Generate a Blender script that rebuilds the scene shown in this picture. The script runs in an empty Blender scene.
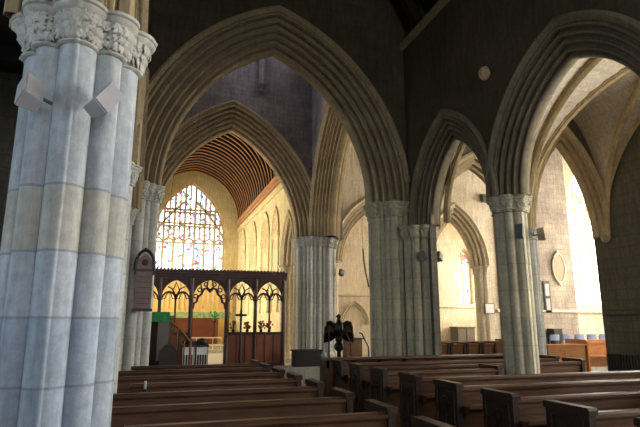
import bpy, bmesh, math, random
from math import sin, cos, pi, sqrt, acos, atan, atan2, radians
from mathutils import Vector, Matrix
random.seed(7)
C = bpy.context.scene.collection
SC = bpy.context.scene

# ------------------------------------------------------------------ materials
MATS = {}
def new_mat(name):
    m = bpy.data.materials.new(name); m.use_nodes = True
    nt = m.node_tree; b = nt.nodes['Principled BSDF']; return m, nt, b
def N(nt, t, **k):
    n = nt.nodes.new(t)
    for a, v in k.items(): setattr(n, a, v)
    return n
def rgba(c): return (c[0], c[1], c[2], 1)
def mix(nt, fac, a, b, mode='MIX'):
    n = N(nt, 'ShaderNodeMix', data_type='RGBA', blend_type=mode)
    for i, v in ((0, fac), (6, a), (7, b)):
        if hasattr(v, 'is_output'): nt.links.new(v, n.inputs[i])
        elif i == 0: n.inputs[0].default_value = v
        else: n.inputs[i].default_value = rgba(v)
    return n.outputs[2]
def noise(nt, co, scale, detail=5, rough=.6):
    n = N(nt, 'ShaderNodeTexNoise'); n.inputs['Scale'].default_value = scale
    n.inputs['Detail'].default_value = detail; n.inputs['Roughness'].default_value = rough
    nt.links.new(co, n.inputs['Vector']); return n.outputs['Fac']
def ramp(nt, fac, stops, interp='LINEAR'):
    r = N(nt, 'ShaderNodeValToRGB'); r.color_ramp.interpolation = interp
    e = r.color_ramp.elements
    while len(e) > 1: e.remove(e[-1])
    e[0].position = stops[0][0]; e[0].color = rgba(stops[0][1]) if not isinstance(stops[0][1], (int, float)) else (stops[0][1],)*3+(1,)
    for p, c in stops[1:]:
        x = e.new(p); x.color = rgba(c) if not isinstance(c, (int, float)) else (c, c, c, 1)
    nt.links.new(fac, r.inputs[0]); return r.outputs[0]
def mathn(nt, op, a, b=0.0):
    n = N(nt, 'ShaderNodeMath', operation=op)
    for i, v in ((0, a), (1, b)):
        if hasattr(v, 'is_output'): nt.links.new(v, n.inputs[i])
        else: n.inputs[i].default_value = v
    return n.outputs[0]

def stone(name, c1, c2, c3, axis='X', bw=.62, bh=.3, joint=.35, rough=.9, zl=None, bands=None, patch=.5):
    """ashlar: c1/c2 block tints, c3 stain colour; axis = horizontal axis of the wall or 'P' for piers"""
    m, nt, b = new_mat(name); L = nt.links
    tc = N(nt, 'ShaderNodeTexCoord').outputs['Object']
    sep = N(nt, 'ShaderNodeSeparateXYZ'); L.new(tc, sep.inputs[0])
    big = noise(nt, tc, .9, 6, .65); fine = noise(nt, tc, 14, 6, .7)
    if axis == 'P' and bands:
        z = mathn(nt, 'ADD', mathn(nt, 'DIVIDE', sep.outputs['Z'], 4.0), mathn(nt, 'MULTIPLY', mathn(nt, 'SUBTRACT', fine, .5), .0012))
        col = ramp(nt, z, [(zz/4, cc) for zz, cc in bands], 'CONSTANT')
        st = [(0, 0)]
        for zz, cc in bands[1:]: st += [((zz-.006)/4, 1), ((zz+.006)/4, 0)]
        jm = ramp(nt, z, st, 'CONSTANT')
    elif axis == 'P':
        z = mathn(nt, 'DIVIDE', sep.outputs['Z'], bh)
        fl = mathn(nt, 'FLOOR', z); fr = mathn(nt, 'FRACT', z)
        wn = N(nt, 'ShaderNodeTexWhiteNoise', noise_dimensions='1D'); L.new(fl, wn.inputs['W'])
        col = mix(nt, wn.outputs['Value'], c1, c2)
        jm = ramp(nt, fr, [(0, 1), (.035, 0)], 'CONSTANT')
    else:
        cmb = N(nt, 'ShaderNodeCombineXYZ'); L.new(sep.outputs[axis], cmb.inputs[0]); L.new(sep.outputs['Z'] if axis in 'XY' else sep.outputs['Y'], cmb.inputs[1])
        br = N(nt, 'ShaderNodeTexBrick'); br.offset = .5
        br.inputs['Scale'].default_value = 1; br.inputs['Brick Width'].default_value = bw; br.inputs['Row Height'].default_value = bh
        br.inputs['Mortar Size'].default_value = .009; br.inputs['Mortar Smooth'].default_value = .4; br.inputs['Bias'].default_value = -.1
        br.inputs['Color1'].default_value = rgba(c1); br.inputs['Color2'].default_value = rgba(c2); br.inputs['Mortar'].default_value = rgba([x*(.95-.4*joint) for x in c1])
        wob = N(nt, 'ShaderNodeTexNoise'); wob.inputs['Scale'].default_value = 2.5; L.new(tc, wob.inputs['Vector'])
        vm = N(nt, 'ShaderNodeVectorMath', operation='MULTIPLY_ADD'); L.new(wob.outputs['Color'], vm.inputs[0]); vm.inputs[1].default_value = (.07, .05, 0); L.new(cmb.outputs[0], vm.inputs[2])
        L.new(vm.outputs[0], br.inputs['Vector'])
        col = br.outputs['Color']; jm = br.outputs['Fac']
    sfac = ramp(nt, big, [(.42, 0), (.66, patch)])
    col = mix(nt, sfac, col, c3)
    mp = N(nt, 'ShaderNodeMapping'); mp.inputs['Scale'].default_value = (9, 9, 1.1); L.new(tc, mp.inputs[0])
    streak = ramp(nt, noise(nt, mp.outputs[0], 1.6, 5, .65), [(.35, .72), (.65, 1.12)])
    col = mix(nt, .8, col, streak, 'MULTIPLY')
    col = mix(nt, .7, col, ramp(nt, fine, [(.3, .7), (.7, 1.2)]), 'MULTIPLY')
    col = mix(nt, mathn(nt, 'MULTIPLY', jm, joint), col, [x*.35 for x in c1])
    L.new(col, b.inputs['Base Color']); b.inputs['Roughness'].default_value = rough
    b.inputs['Specular IOR Level'].default_value = .25
    bp = N(nt, 'ShaderNodeBump'); bp.inputs['Strength'].default_value = .5; bp.inputs['Distance'].default_value = .012
    h = mathn(nt, 'SUBTRACT', mathn(nt, 'ADD', fine, mathn(nt, 'MULTIPLY', big, .6)), jm)
    L.new(h, bp.inputs['Height']); L.new(bp.outputs[0], b.inputs['Normal'])
    MATS[name] = m; return m

def wood(name, c1, c2, axis='X', rough=.4, scale=3, spec=.4):
    m, nt, b = new_mat(name); L = nt.links
    tc = N(nt, 'ShaderNodeTexCoord').outputs['Object']
    mp = N(nt, 'ShaderNodeMapping'); s = [14, 14, 14]; s['XYZ'.index(axis)] = 1.1; mp.inputs['Scale'].default_value = s
    L.new(tc, mp.inputs[0])
    g = noise(nt, mp.outputs[0], scale, 6, .65); g2 = noise(nt, tc, 2.2, 4)
    col = mix(nt, ramp(nt, g, [(.3, 0), (.7, 1)]), c1, c2)
    col = mix(nt, .7, col, ramp(nt, g2, [(.3, .65), (.7, 1.2)]), 'MULTIPLY')
    L.new(col, b.inputs['Base Color'])
    L.new(ramp(nt, g, [(.2, rough-.08), (.8, rough+.12)]), b.inputs['Roughness'])
    b.inputs['Specular IOR Level'].default_value = spec
    bp = N(nt, 'ShaderNodeBump'); bp.inputs['Strength'].default_value = .25; bp.inputs['Distance'].default_value = .004
    L.new(g, bp.inputs['Height']); L.new(bp.outputs[0], b.inputs['Normal'])
    MATS[name] = m; return m

def plain(name, c, rough=.6, metal=0, vary=.25):
    m, nt, b = new_mat(name)
    tc = N(nt, 'ShaderNodeTexCoord').outputs['Object']
    col = mix(nt, vary, c, ramp(nt, noise(nt, tc, 8), [(.3, [x*.5 for x in c]), (.7, [min(1, x*1.4) for x in c])]))
    nt.links.new(col, b.inputs['Base Color']); b.inputs['Roughness'].default_value = rough; b.inputs['Metallic'].default_value = metal
    MATS[name] = m; return m

def glow(name, c, s):
    m, nt, b = new_mat(name); nt.nodes.remove(b)
    e = N(nt, 'ShaderNodeEmission'); e.inputs[0].default_value = rgba(c); e.inputs[1].default_value = s
    tc = N(nt, 'ShaderNodeTexCoord').outputs['Object']
    nt.links.new(mix(nt, .3, c, ramp(nt, noise(nt, tc, 3), [(.3, [x*.8 for x in c]), (.7, [x*1.15 for x in c])])), e.inputs[0])
    nt.links.new(e.outputs[0], nt.nodes['Material Output'].inputs[0]); MATS[name] = m; return m

def stained(name, s, specks=.5, scale=5, tint=(1, .97, .92)):
    m, nt, b = new_mat(name); nt.nodes.remove(b); L = nt.links
    tc = N(nt, 'ShaderNodeTexCoord').outputs['Object']
    v = N(nt, 'ShaderNodeTexVoronoi'); v.inputs['Scale'].default_value = scale; L.new(tc, v.inputs['Vector'])
    sp = N(nt, 'ShaderNodeSeparateColor'); L.new(v.outputs['Color'], sp.inputs[0])
    hue = ramp(nt, sp.outputs[0], [(0, (.03, .06, .30)), (.18, (.32, .03, .03)), (.34, (.04, .15, .10)), (.46, (.40, .24, .05)), (.6, (.05, .12, .35)), (.75, (.35, .05, .16)), (.9, (.22, .12, .05))], 'CONSTANT')
    sel = ramp(nt, sp.outputs[1], [(0, 0), (1-specks, 1)], 'CONSTANT')
    n1 = ramp(nt, noise(nt, tc, 1.6, 3), [(.38, .35), (.52, 1)])
    pale = ramp(nt, sp.outputs[2], [(0, tint), (.35, (.95, .85, .62)), (.55, (.75, .85, 1)), (.72, (1, .75, .75)), (.85, tint)], 'CONSTANT')
    col = mix(nt, mathn(nt, 'MULTIPLY', sel, n1), pale, hue)
    e = N(nt, 'ShaderNodeEmission'); L.new(col, e.inputs[0]); e.inputs[1].default_value = s
    L.new(e.outputs[0], nt.nodes['Material Output'].inputs[0]); MATS[name] = m; return m

# stones
BL1, BL2, OC = (.50, .56, .62), (0.409, 0.456, 0.512), (.46, .42, .30)
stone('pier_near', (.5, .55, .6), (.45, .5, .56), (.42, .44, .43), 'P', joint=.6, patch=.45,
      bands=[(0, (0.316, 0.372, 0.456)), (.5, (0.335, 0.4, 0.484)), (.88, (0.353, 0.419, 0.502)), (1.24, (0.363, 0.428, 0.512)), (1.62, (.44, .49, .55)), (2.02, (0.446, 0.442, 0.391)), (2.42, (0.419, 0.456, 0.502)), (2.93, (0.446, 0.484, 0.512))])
stone('capital_near', (.58, .57, .52), (.55, .55, .5), (.30, .27, .22), 'P', bh=5, joint=0, patch=.5)
stone('pier_grey', (.53, .475, .33), (.43, .395, .295), (.31, .31, .20), 'P', bh=.42, joint=.45)
stone('pier_pale', (.60, .60, .56), (.50, .52, .50), (.45, .43, .36), 'P', bh=.44, joint=.35)
stone('pier_cream', (.78, .70, .54), (.70, .62, .46), (.62, .5, .34), 'P', bh=.4, joint=.25)
for ax in 'XY':
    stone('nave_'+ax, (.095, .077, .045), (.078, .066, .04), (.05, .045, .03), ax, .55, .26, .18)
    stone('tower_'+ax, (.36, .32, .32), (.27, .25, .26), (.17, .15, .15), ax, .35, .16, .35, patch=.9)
    stone('cream_'+ax, (.84, .75, .58), (.78, .68, .51), (.60, .46, .30), ax, .6, .28, .10)
    stone('chancel_'+ax, (.80, .70, .42), (.72, .60, .34), (.66, .50, .26), ax, .6, .28, .10)
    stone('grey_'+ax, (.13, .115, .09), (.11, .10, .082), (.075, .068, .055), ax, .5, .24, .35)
    stone('rubble_'+ax, (.48, .41, .33), (.38, .33, .27), (.24, .20, .18), ax, .4, .2, .35, patch=.8)
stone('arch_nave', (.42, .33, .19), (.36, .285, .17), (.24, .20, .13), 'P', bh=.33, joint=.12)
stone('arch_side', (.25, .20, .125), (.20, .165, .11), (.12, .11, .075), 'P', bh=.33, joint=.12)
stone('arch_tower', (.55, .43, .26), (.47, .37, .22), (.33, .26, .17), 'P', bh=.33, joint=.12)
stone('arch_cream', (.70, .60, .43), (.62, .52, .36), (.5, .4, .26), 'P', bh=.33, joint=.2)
stone('rib', (.55, .44, .26), (.48, .38, .22), (.36, .28, .16), 'P', bh=.4, joint=.2)
stone('vault', (.62, .55, .44), (.55, .48, .38), (.42, .36, .28), 'Y', .5, .22, .15)
stone('floor', (.30, .30, .30), (.24, .24, .25), (.18, .17, .16), 'X', .9, .6, .5, rough=.55)
stone('step', (.45, .43, .38), (.40, .38, .34), (.3, .28, .25), 'X', 1.2, .6, .3, rough=.6)
# floor bricks run in the XY plane
nt = MATS['floor'].node_tree
for n in nt.nodes:
    if n.type == 'COMBXYZ':
        sepn = [q for q in nt.nodes if q.type == 'SEPXYZ'][0]; nt.links.new(sepn.outputs['Y'], n.inputs[1])
wood('oak_dark', (.048, .022, .011), (.115, .052, .025), 'X', .33)
wood('oak_rail', (.042, .020, .011), (.11, .053, .027), 'X', .36, spec=.4)
wood('oak_end', (.016, .009, .006), (.036, .019, .012), 'Z', .4)
wood('oak_bench', (.12, .052, .022), (.25, .11, .045), 'X', .35)
wood('oak_screen', (.035, .012, .007), (.075, .025, .013), 'Z', .4)
wood('oak_panel', (.20, .055, .018), (.32, .10, .035), 'Z', .35)
wood('altar_wood', (.14, .035, .015), (.22, .06, .025), 'Z', .4)
wood('roof_wood', (.028, .010, .005), (.05, .020, .009), 'Y', .6)
wood('cornice_lit_edge', (.40, .20, .09), (.52, .28, .13), 'X', .5)  # pale wood of the cornice; also colours the painted lit edges of the rafters
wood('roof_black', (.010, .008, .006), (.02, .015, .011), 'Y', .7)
wood('pine', (.42, .17, .06), (.60, .28, .11), 'X', .3, spec=.6)
plain('speaker_grey', (.38, .38, .39), .5); plain('speaker_dark', (.10, .10, .09), .5)
plain('speaker_tan', (.28, .22, .16), .5); plain('grille', (.38, .38, .40), .7)
plain('iron', (.012, .010, .009), .4, .3); plain('bronze', (.018, .012, .009), .3, .6)
plain('slate', (.20, .13, .115), .5); plain('slate_frame', (.02, .016, .016), .4)
plain('slate_line', (.035, .02, .018), .5)
plain('green_cloth', (.03, .26, .07), .8); plain('white_cloth', (.90, .91, .94), .8, vary=.05)
plain('gold', (.85, .55, .16), .45, .2); plain('red_flower', (.45, .03, .03), .6)
plain('leaf_green', (.04, .10, .03), .6); plain('dossal', (.30, .42, .20), .8, vary=1); plain('paper', (.8, .8, .78), .7)
plain('blue_pad', (.22, .28, .45), .8); plain('chest_paint', (.16, .13, .10), .6)
plain('tablet', (.30, .22, .13), .6); plain('rope', (.25, .2, .14), .8)
plain('black_box', (.02, .02, .02), .5); plain('carpet', (.20, .03, .03), .95)
plain('steel', (.35, .35, .36), .35, .8)
stained('glass_east', 3.2, .26, 8.5)
stained('glass_side', 6, .3, 6, (1, .93, .75))
stained('glass_chapel', 7, .35, 7)
glow('glass_clear', (1, .97, .92), 6)
glow('glass_north', (.70, .85, 1), 6)
glow('glass_west', (.95, .95, 1), 11)
glow('glass_warm', (1, .90, .68), 19)
glow('glass_south', (1, .92, .78), 32)
glow('glass_aisle', (1, .96, .88), 30)
glow('tower_fill_pane', (.86, .86, 1), 9)  # glow for the added panes that brighten the tower walls
M = MATS

# ------------------------------------------------------------------ mesh builder
class MB:
    def __init__(s): s.v = []; s.f = []
    def add(s, vs, fs):
        n = len(s.v); s.v += [tuple(v) for v in vs]; s.f += [tuple(i+n for i in f) for f in fs]
    def quad(s, a, b, c, d): s.add([a, b, c, d], [(0, 1, 2, 3)])
    def box(s, x0, x1, y0, y1, z0, z1):
        s.add([(x0,y0,z0),(x1,y0,z0),(x1,y1,z0),(x0,y1,z0),(x0,y0,z1),(x1,y0,z1),(x1,y1,z1),(x0,y1,z1)],
              [(0,3,2,1),(4,5,6,7),(0,1,5,4),(1,2,6,5),(2,3,7,6),(3,0,4,7)])
    def prism(s, poly, fn, d0, d1):
        """poly of (a,b); fn(a,b,d)->xyz"""
        n = len(poly); vs = [fn(a, b, d0) for a, b in poly]+[fn(a, b, d1) for a, b in poly]
        s.add(vs, [tuple(range(n))[::-1], tuple(range(n, 2*n))]+[(i, (i+1) % n, (i+1) % n+n, i+n) for i in range(n)])
    def grid(s, rows, close=False):
        n = len(rows[0]); vs = [p for r in rows for p in r]; fs = []
        for i in range(len(rows)-1):
            for j in range(n if close else n-1):
                k = (j+1) % n; fs.append((i*n+j, i*n+k, (i+1)*n+k, (i+1)*n+j))
        s.add(vs, fs)
    def cap(s, row): s.add(row, [tuple(range(len(row)))])
    def lathe(s, prof, cx=0, cy=0, n=24):
        rows = [[(cx+r*cos(2*pi*i/n), cy+r*sin(2*pi*i/n), z) for i in range(n)] for r, z in prof]
        s.grid(rows, True); s.cap(rows[0][::-1]); s.cap(rows[-1])
    def tube(s, pts, r, n=8, rr=None):
        pts = [Vector(p) for p in pts]; rows = []
        for i, p in enumerate(pts):
            t = (pts[min(i+1, len(pts)-1)]-pts[max(i-1, 0)]).normalized()
            up = Vector((0, 0, 1)) if abs(t.z) < .9 else Vector((1, 0, 0))
            a = t.cross(up).normalized(); b = a.cross(t)
            q = rr[i] if rr else r
            rows.append([tuple(p+a*(q*cos(2*pi*k/n))+b*(q*sin(2*pi*k/n))) for k in range(n)])
        s.grid(rows, True); s.cap(rows[0][::-1]); s.cap(rows[-1])
    def ball(s, c, rx, ry, rz, n=12, m=8):
        rows = []
        for i in range(m+1):
            a = -pi/2+pi*i/m; q = max(cos(a), .02)
            rows.append([(c[0]+rx*q*cos(2*pi*k/n), c[1]+ry*q*sin(2*pi*k/n), c[2]+rz*sin(a)) for k in range(n)])
        s.grid(rows, True)
    def build(s, name, mat, parent=None, smooth=0, merge=False):
        me = bpy.data.meshes.new(name); me.from_pydata(s.v, [], s.f); me.validate()
        bm = bmesh.new(); bm.from_mesh(me)
        if merge: bmesh.ops.remove_doubles(bm, verts=bm.verts, dist=.0005)
        bmesh.ops.recalc_face_normals(bm, faces=bm.faces); bm.to_mesh(me); bm.free()
        me.materials.append(M[mat] if isinstance(mat, str) else mat)
        if smooth:
            me.shade_smooth(); me.set_sharp_from_angle(angle=radians(smooth))
        o = bpy.data.objects.new(name, me); C.objects.link(o)
        if parent: o.parent = parent
        return o
def tag(o, label=None, cat=None, group=None, kind=None):
    if label: o['label'] = label
    if cat: o['category'] = cat
    if group: o['group'] = group
    if kind: o['kind'] = kind
    return o
def empty(name, loc=(0, 0, 0), rz=0, label=None, cat=None, group=None, kind=None):
    o = bpy.data.objects.new(name, None); C.objects.link(o); o.location = loc; o.rotation_euler.z = rz
    o.empty_display_size = .1
    return tag(o, label, cat, group, kind)
def copy_tree(o, parent=None):
    c = o.copy(); C.objects.link(c)
    if parent: c.parent = parent
    for ch in [q for q in bpy.data.objects if q.parent == o]: copy_tree(ch, c)
    return c

# ------------------------------------------------------------------ arches and walls
def arch(h, rise):
    R = (h*h+rise*rise)/(2*h); return R, R-h
def arch_z(x, h, rise):
    R, e = arch(h, rise); q = R*R-(abs(x)+e)**2; return sqrt(max(q, 0))
def PM(axis, at):
    return (lambda u, w, z: (u, at+w, z)) if axis == 'Y' else (lambda u, w, z: (at+w, u, z))
def arch_wall(mb, axis, at, th, u0, u1, ztop, ops, z0=0.0):
    """wall perpendicular to `axis` starting at `at`, thickness th; ops = (centre, half, spring, rise, sill or None)"""
    P = PM(axis, at)
    xs = {u0, u1}
    for c, h, sp, ri, sill in ops:
        for k in range(29): xs.add(c-h*cos(pi*k/28))
    xs = sorted(x for x in xs if u0-1e-6 <= x <= u1+1e-6)
    def opn(x, mid):
        for o in ops:
            if o[0]-o[1] < mid < o[0]+o[1]: return o
    prev = None
    for a, b in zip(xs, xs[1:]):
        if b-a < 1e-6: continue
        o = opn(a, (a+b)/2)
        segs = []
        if o is None: segs.append((z0, z0, ztop, ztop))
        else:
            c, h, sp, ri, sill = o
            za, zb = sp+arch_z(a-c, h, ri), sp+arch_z(b-c, h, ri)
            segs.append((za, zb, ztop, ztop))
            if sill is not None: segs.append((z0, z0, sill, sill))
            mb.quad(P(a,0,za), P(b,0,zb), P(b,th,zb), P(a,th,za))
            if sill is not None: mb.quad(P(a,0,sill), P(b,0,sill), P(b,th,sill), P(a,th,sill))
        for (l0, l1, t0, t1) in segs:
            for w in (0, th): mb.quad(P(a,w,l0), P(b,w,l1), P(b,w,t1), P(a,w,t0))
            mb.quad(P(a,0,t0), P(b,0,t1), P(b,th,t1), P(a,th,t0))
    for c, h, sp, ri, sill in ops:
        for x in (c-h, c+h):
            if u0 < x < u1:
                lo = z0 if sill is None else sill
                mb.quad(P(x,0,lo), P(x,th,lo), P(x,th,sp), P(x,0,sp))
    for x in (u0, u1):
        mb.quad(P(x,0,z0), P(x,th,z0), P(x,th,ztop), P(x,0,ztop))
def wall(name, axis, at, th, u0, u1, ztop, ops, mat, z0=0.0, parent=None):
    mb = MB(); arch_wall(mb, axis, at, th, u0, u1, ztop, ops, z0)
    o = mb.build(name, mat, parent, merge=True)
    if not parent: tag(o, kind='structure')
    return o

def mould_profile(T, W, soff, orders, amp, hood=True, sub=9):
    pts = []
    if hood: pts += [(T/2-.02, W+.13), (T/2+.05, W+.13), (T/2+.075, W+.08), (T/2+.03, W+.03)]
    A = Vector((T/2, W)); B = Vector((soff, 0)); d = (B-A); n = Vector((-d.y, d.x)).normalized()
    if n.y > 0: n = -n       # towards the void (smaller r) 
    n = Vector((abs(n.x), -abs(n.y)))
    for k in range(orders):
        steps = [(.21*(1-cos(pi*j/7)), sin(pi*j/7)) for j in range(8)]+[(.50, 0)]+[(.50+.42*j/6, -1.5*sin(pi*j/6)**.8 if 0 < j < 6 else 0) for j in range(1, 7)]
        for f, dd in steps:
            p = A+d*((k+f)/orders)+n*(amp*dd-.15*amp); pts.append((p.x, max(p.y, -.02)))
    for j in range(9):
        a = pi/2*j/8
        pts.append((soff*cos(a)**.8 if j < 8 else 0, -soff*.35*sin(a)))
    return pts+[(-x, y) for x, y in pts[-2::-1]]
def arch_ring(name, axis, at, c, ho, ro, spring, ring, prof, mat, label=None, cat='arch', parent=None, n=26, group=None):
    """moulded ring; (ho, ro) outer half width and rise; at = centre plane of the wall"""
    P = PM(axis, at); R, e = arch(ho, ro); Ri = R-ring
    mb = MB()
    for sgn in (1, -1):
        rows = []
        for i in range(n+1):
            row = []
            for w, r in prof:
                rad = Ri+r; am = acos(min(1, max(-1, e/rad))); a = am*i/n
                row.append(P(c+sgn*(rad*cos(a)-e), w, spring+rad*sin(a)))
            rows.append(row)
        mb.grid(rows)
    o = mb.build(name, mat, parent, smooth=32, merge=True)
    tag(o, label, cat if label else None, group); return o

# ------------------------------------------------------------------ clustered piers
def outline(shafts, core, n, phase=0.0):
    """radial outline of a bundle of shafts (dx,dy,r) about a core radius function"""
    out = []
    for i in range(n):
        t = 2*pi*i/n+phase; r = core(t) if callable(core) else core
        for dx, dy, q in shafts:
            d = sqrt(dx*dx+dy*dy); dl = t-atan2(dy, dx); s = q*q-(d*sin(dl))**2
            if s > 0 and cos(dl) > 0: r = max(r, d*cos(dl)+sqrt(s))
        out.append((t, r))
    return out
def ring_at(ol, z, off, soft=0):
    if soft:
        n = len(ol); k = soft
        sm = [sum(ol[(i+j) % n][1] for j in range(-k, k+1))/(2*k+1) for i in range(n)]
        return [((sm[i]+off)*cos(t), (sm[i]+off)*sin(t), z) for i, (t, r) in enumerate(ol)]
    return [((r+off)*cos(t), (r+off)*sin(t), z) for t, r in ol]
def hsh(*a):
    x = sin(sum(v*k for v, k in zip(a, (12.9898, 78.233, 37.719))))*43758.5453; return x-math.floor(x)
def pier(name, loc, ol, zcap, hcap, mats, label, cat='pier', flare=.05, leafy=.022, base_off=.07, base_h=.42, leaves=None, group=None, cap_soft=0):
    ms, mc = mats
    t = empty(name, (loc[0], loc[1], loc[2] if len(loc) > 2 else 0), 0, label, cat, group)
    z0 = 0
    b = MB(); pr = [(0, base_off+.04), (base_h*.5, base_off+.04), (base_h*.55, base_off), (base_h*.7, base_off), (base_h*.75, base_off*.5), (base_h*.82, base_off*.8), (base_h*.9, base_off*.7), (base_h, .0)]
    rows = [ring_at(ol, z, o) for z, o in pr]; b.grid(rows, True); b.build('base', ms, t, smooth=40)
    s = MB(); zb = zcap-hcap
    rows = [ring_at(ol, z, 0) for z in (base_h, (base_h+zb)/2, zb)]; s.grid(rows, True); s.build('shaft', ms, t, smooth=40)
    c = MB(); H = hcap; n = len(ol)
    prof = [(0, 0), (.0, .018), (.03, .034), (.07, .034), (.10, .014)]
    rows = [ring_at(ol, zb+z*H, o) for z, o in prof]
    K = 14
    for k in range(K+1):
        f = k/K; z = zb+H*(.10+.62*f); off = .012+flare*f**1.3
        row = []
        env = sin(pi*min(1, max(0, f)))**.5
        for i, (a, r) in enumerate(ol):
            s_ = a*max(r, .2)*34; tt = f*5.2
            w = sin(s_+2.1*sin(tt*1.7+a*3))*sin(tt*2.2+1.6*sin(s_*.55+1))+.6*sin(s_*2.1+tt*3.1+hsh(round(a*7)))*sin(tt*4.1+s_*.7)
            q = off+leafy*env*w
            row.append(((r+q)*cos(a), (r+q)*sin(a), z))
        rows.append(row)
    top = [(.74, flare+.02), (.78, flare+.045), (.84, flare+.05), (.87, flare+.03), (.90, flare+.055), (.97, flare+.06), (1.0, flare+.04)]
    rows += [ring_at(ol, zb+z*H, o, 2) for z, o in top]
    c.grid(rows, True); c.cap(rows[-1])
    cp = c.build('capital', mc, t, smooth=50)
    if leaves:
        L = MB(); a0, a1, cnt, size = leaves
        for rw in range(3):
            for k in range(cnt):
                a = a0+(a1-a0)*(k+.5*(rw % 2)+.35*(random.random()-.5))/cnt
                i = int(((a-ol[0][0]) % (2*pi))/(2*pi)*n) % n; r = ol[i][1]
                f = (.18, .46, .76)[rw]+.08*(random.random()-.5); z = zb+H*(.10+.62*f); off = .012+flare*f**1.3+.012
                p = Vector(((r+off)*cos(a), (r+off)*sin(a), z)); nr = Vector((cos(a), sin(a), .1)).normalized()
                up = Vector((0, 0, 1)); sd = up.cross(nr).normalized(); up = nr.cross(sd)
                rot = random.uniform(-1.3, 1.3); u = up*cos(rot)+sd*sin(rot); v = sd*cos(rot)-up*sin(rot)
                sz = size*random.uniform(.75, 1.15); rows_ = []
                for q in range(11):
                    s0 = q/10; wd = sz*.42*(sin(pi*min(s0*1.05, 1))**.7)*(1+.45*sin(s0*pi*6))+.002
                    row = []
                    for w in range(7):
                        x = (w-3)/3
                        bulge = sz*(.20*sin(pi*s0)-.16*abs(x)**1.5+.05*(1-abs(x))*(0 if abs(x) > .2 else -1.2)) + sz*.22*s0**2
                        row.append(tuple(p+u*(sz*(s0-.45))+v*(x*wd)+nr*bulge))
                    rows_.append(row)
                L.grid(rows_)
        # curling stalks between the leaves
        L.build('carved_leaves', mc, t, smooth=60)
    return t

# ------------------------------------------------------------------ windows
def window(no, axis, at, c, h, spring, rise, sill, lights, pane_mat, frame_mat, side=-1, big=False, depth=.12):
    """window filling an opening; frame and mullions on `side` of the pane"""
    P = PM(axis, at); w = empty('window_%d' % no, P(c, 0, sill)); w['kind'] = 'structure'
    off = Vector(P(c, 0, sill))
    def Q(u, d, z): return tuple(Vector(P(u, d*side, z))-off)
    def top(u): return spring+arch_z(min(abs(u-c), h), h, rise)
    mb = MB(); k = 24
    for i in range(k):
        a, b = c-h*cos(pi*i/k), c-h*cos(pi*(i+1)/k)
        mb.quad(Q(a, 0, sill), Q(b, 0, sill), Q(b, 0, top(b)), Q(a, 0, top(a)))
    mb.build('pane', pane_mat, w, merge=True)
    f = MB(); hw = .035 if not big else .05
    def bar(pts, q, dd):
        L = []; R_ = []
        for i, p in enumerate(pts):
            a = Vector(pts[max(i-1, 0)]); b = Vector(pts[min(i+1, len(pts)-1)]); t = (b-a).normalized(); nn = Vector((-t.y, t.x))*q
            L.append((p[0]+nn.x, p[1]+nn.y)); R_.append((p[0]-nn.x, p[1]-nn.y))
        rows = [[Q(l[0], -.01, l[1]), Q(l[0], dd, l[1]), Q(r[0], dd, r[1]), Q(r[0], -.01, r[1])] for l, r in zip(L, R_)]
        f.grid(rows, True); f.cap(rows[0]); f.cap(rows[-1])
    # outer frame
    edge = [(c-h, sill)]+[(c-h*cos(pi*i/30), top(c-h*cos(pi*i/30))) for i in range(31)]+[(c+h, sill)]
    bar(edge, hw*1.5, depth*1.3); bar([(c-h, sill), (c+h, sill)], hw*1.5, depth*1.3)
    if lights > 1:
        lw = 2*h/lights
        hs = spring if not big else spring-.15
        for i in range(1, lights):
            u = c-h+i*lw; bar([(u, sill), (u, top(u))], hw, depth)
        def head(u0, u1, z, r=.95):
            m = (u0+u1)/2; hh = (u1-u0)/2
            pts = [(m-hh*cos(pi*j/12), z+arch_z(hh*cos(pi*j/12), hh, hh*r*1.3)) for j in range(13)]
            pts = [(a, min(b, top(a))) for a, b in pts]
            bar(pts, hw*.75, depth*.9)
        for i in range(lights):
            u0 = c-h+i*lw; 
            if top((u0+lw/2)) > hs+.2: head(u0, u0+lw, hs-.25*lw)
        if big:
            bar([(c-h, hs-.05), (c+h, hs-.05)], hw*.7, depth*.8)
            zt = [hs+.05, hs+1.0, hs+1.75]
            for i in range(lights):      # super-mullions
                u = c-h+(i+.5)*lw
                if top(u) > hs+.5: bar([(u, hs+lw*.45), (u, top(u))], hw*.7, depth*.8)
            for z in zt[1:]:
                us = [c-h+j*lw/2 for j in range(2*lights+1)]
                us = [u for u in us if top(u) > z]
                if len(us) > 1: bar([(us[0]-.1, z), (us[-1]+.1, z)], hw*.7, depth*.8)
                for u in us[:-1]: head(u, u+lw/2, z-.3)
            # flowing sub-arches each side of the middle
            for sg in (-1, 1):
                pts = [(c+sg*(.5*lw+ (h-.5*lw)*j/14), 0) for j in range(15)]
                pts = [(u, hs+.2+2.0*cos(pi/2*(j/14))**1.0*(1-.15*sin(pi*j/14))) for j, (u, _) in enumerate(pts)]
                pts = [(u, min(z, top(u)-.02)) for u, z in pts]
                bar(pts, hw*.9, depth)
        else:
            # reticulated head
            if lights == 2:
                m = c; zt = top(c)
                hh = h*.34; zc = spring+rise*.48
                bar([(m+hh*cos(2*pi*j/16), zc+hh*sin(2*pi*j/16)) for j in range(17)], hw*.7, depth*.9)
            else:
                for k2 in range(1, lights):
                    head(c-h+(k2-.5)*lw, c-h+(k2+.5)*lw, hs+lw*.5)
    o = f.build('tracery', frame_mat, w, smooth=0)
    return w

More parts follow.
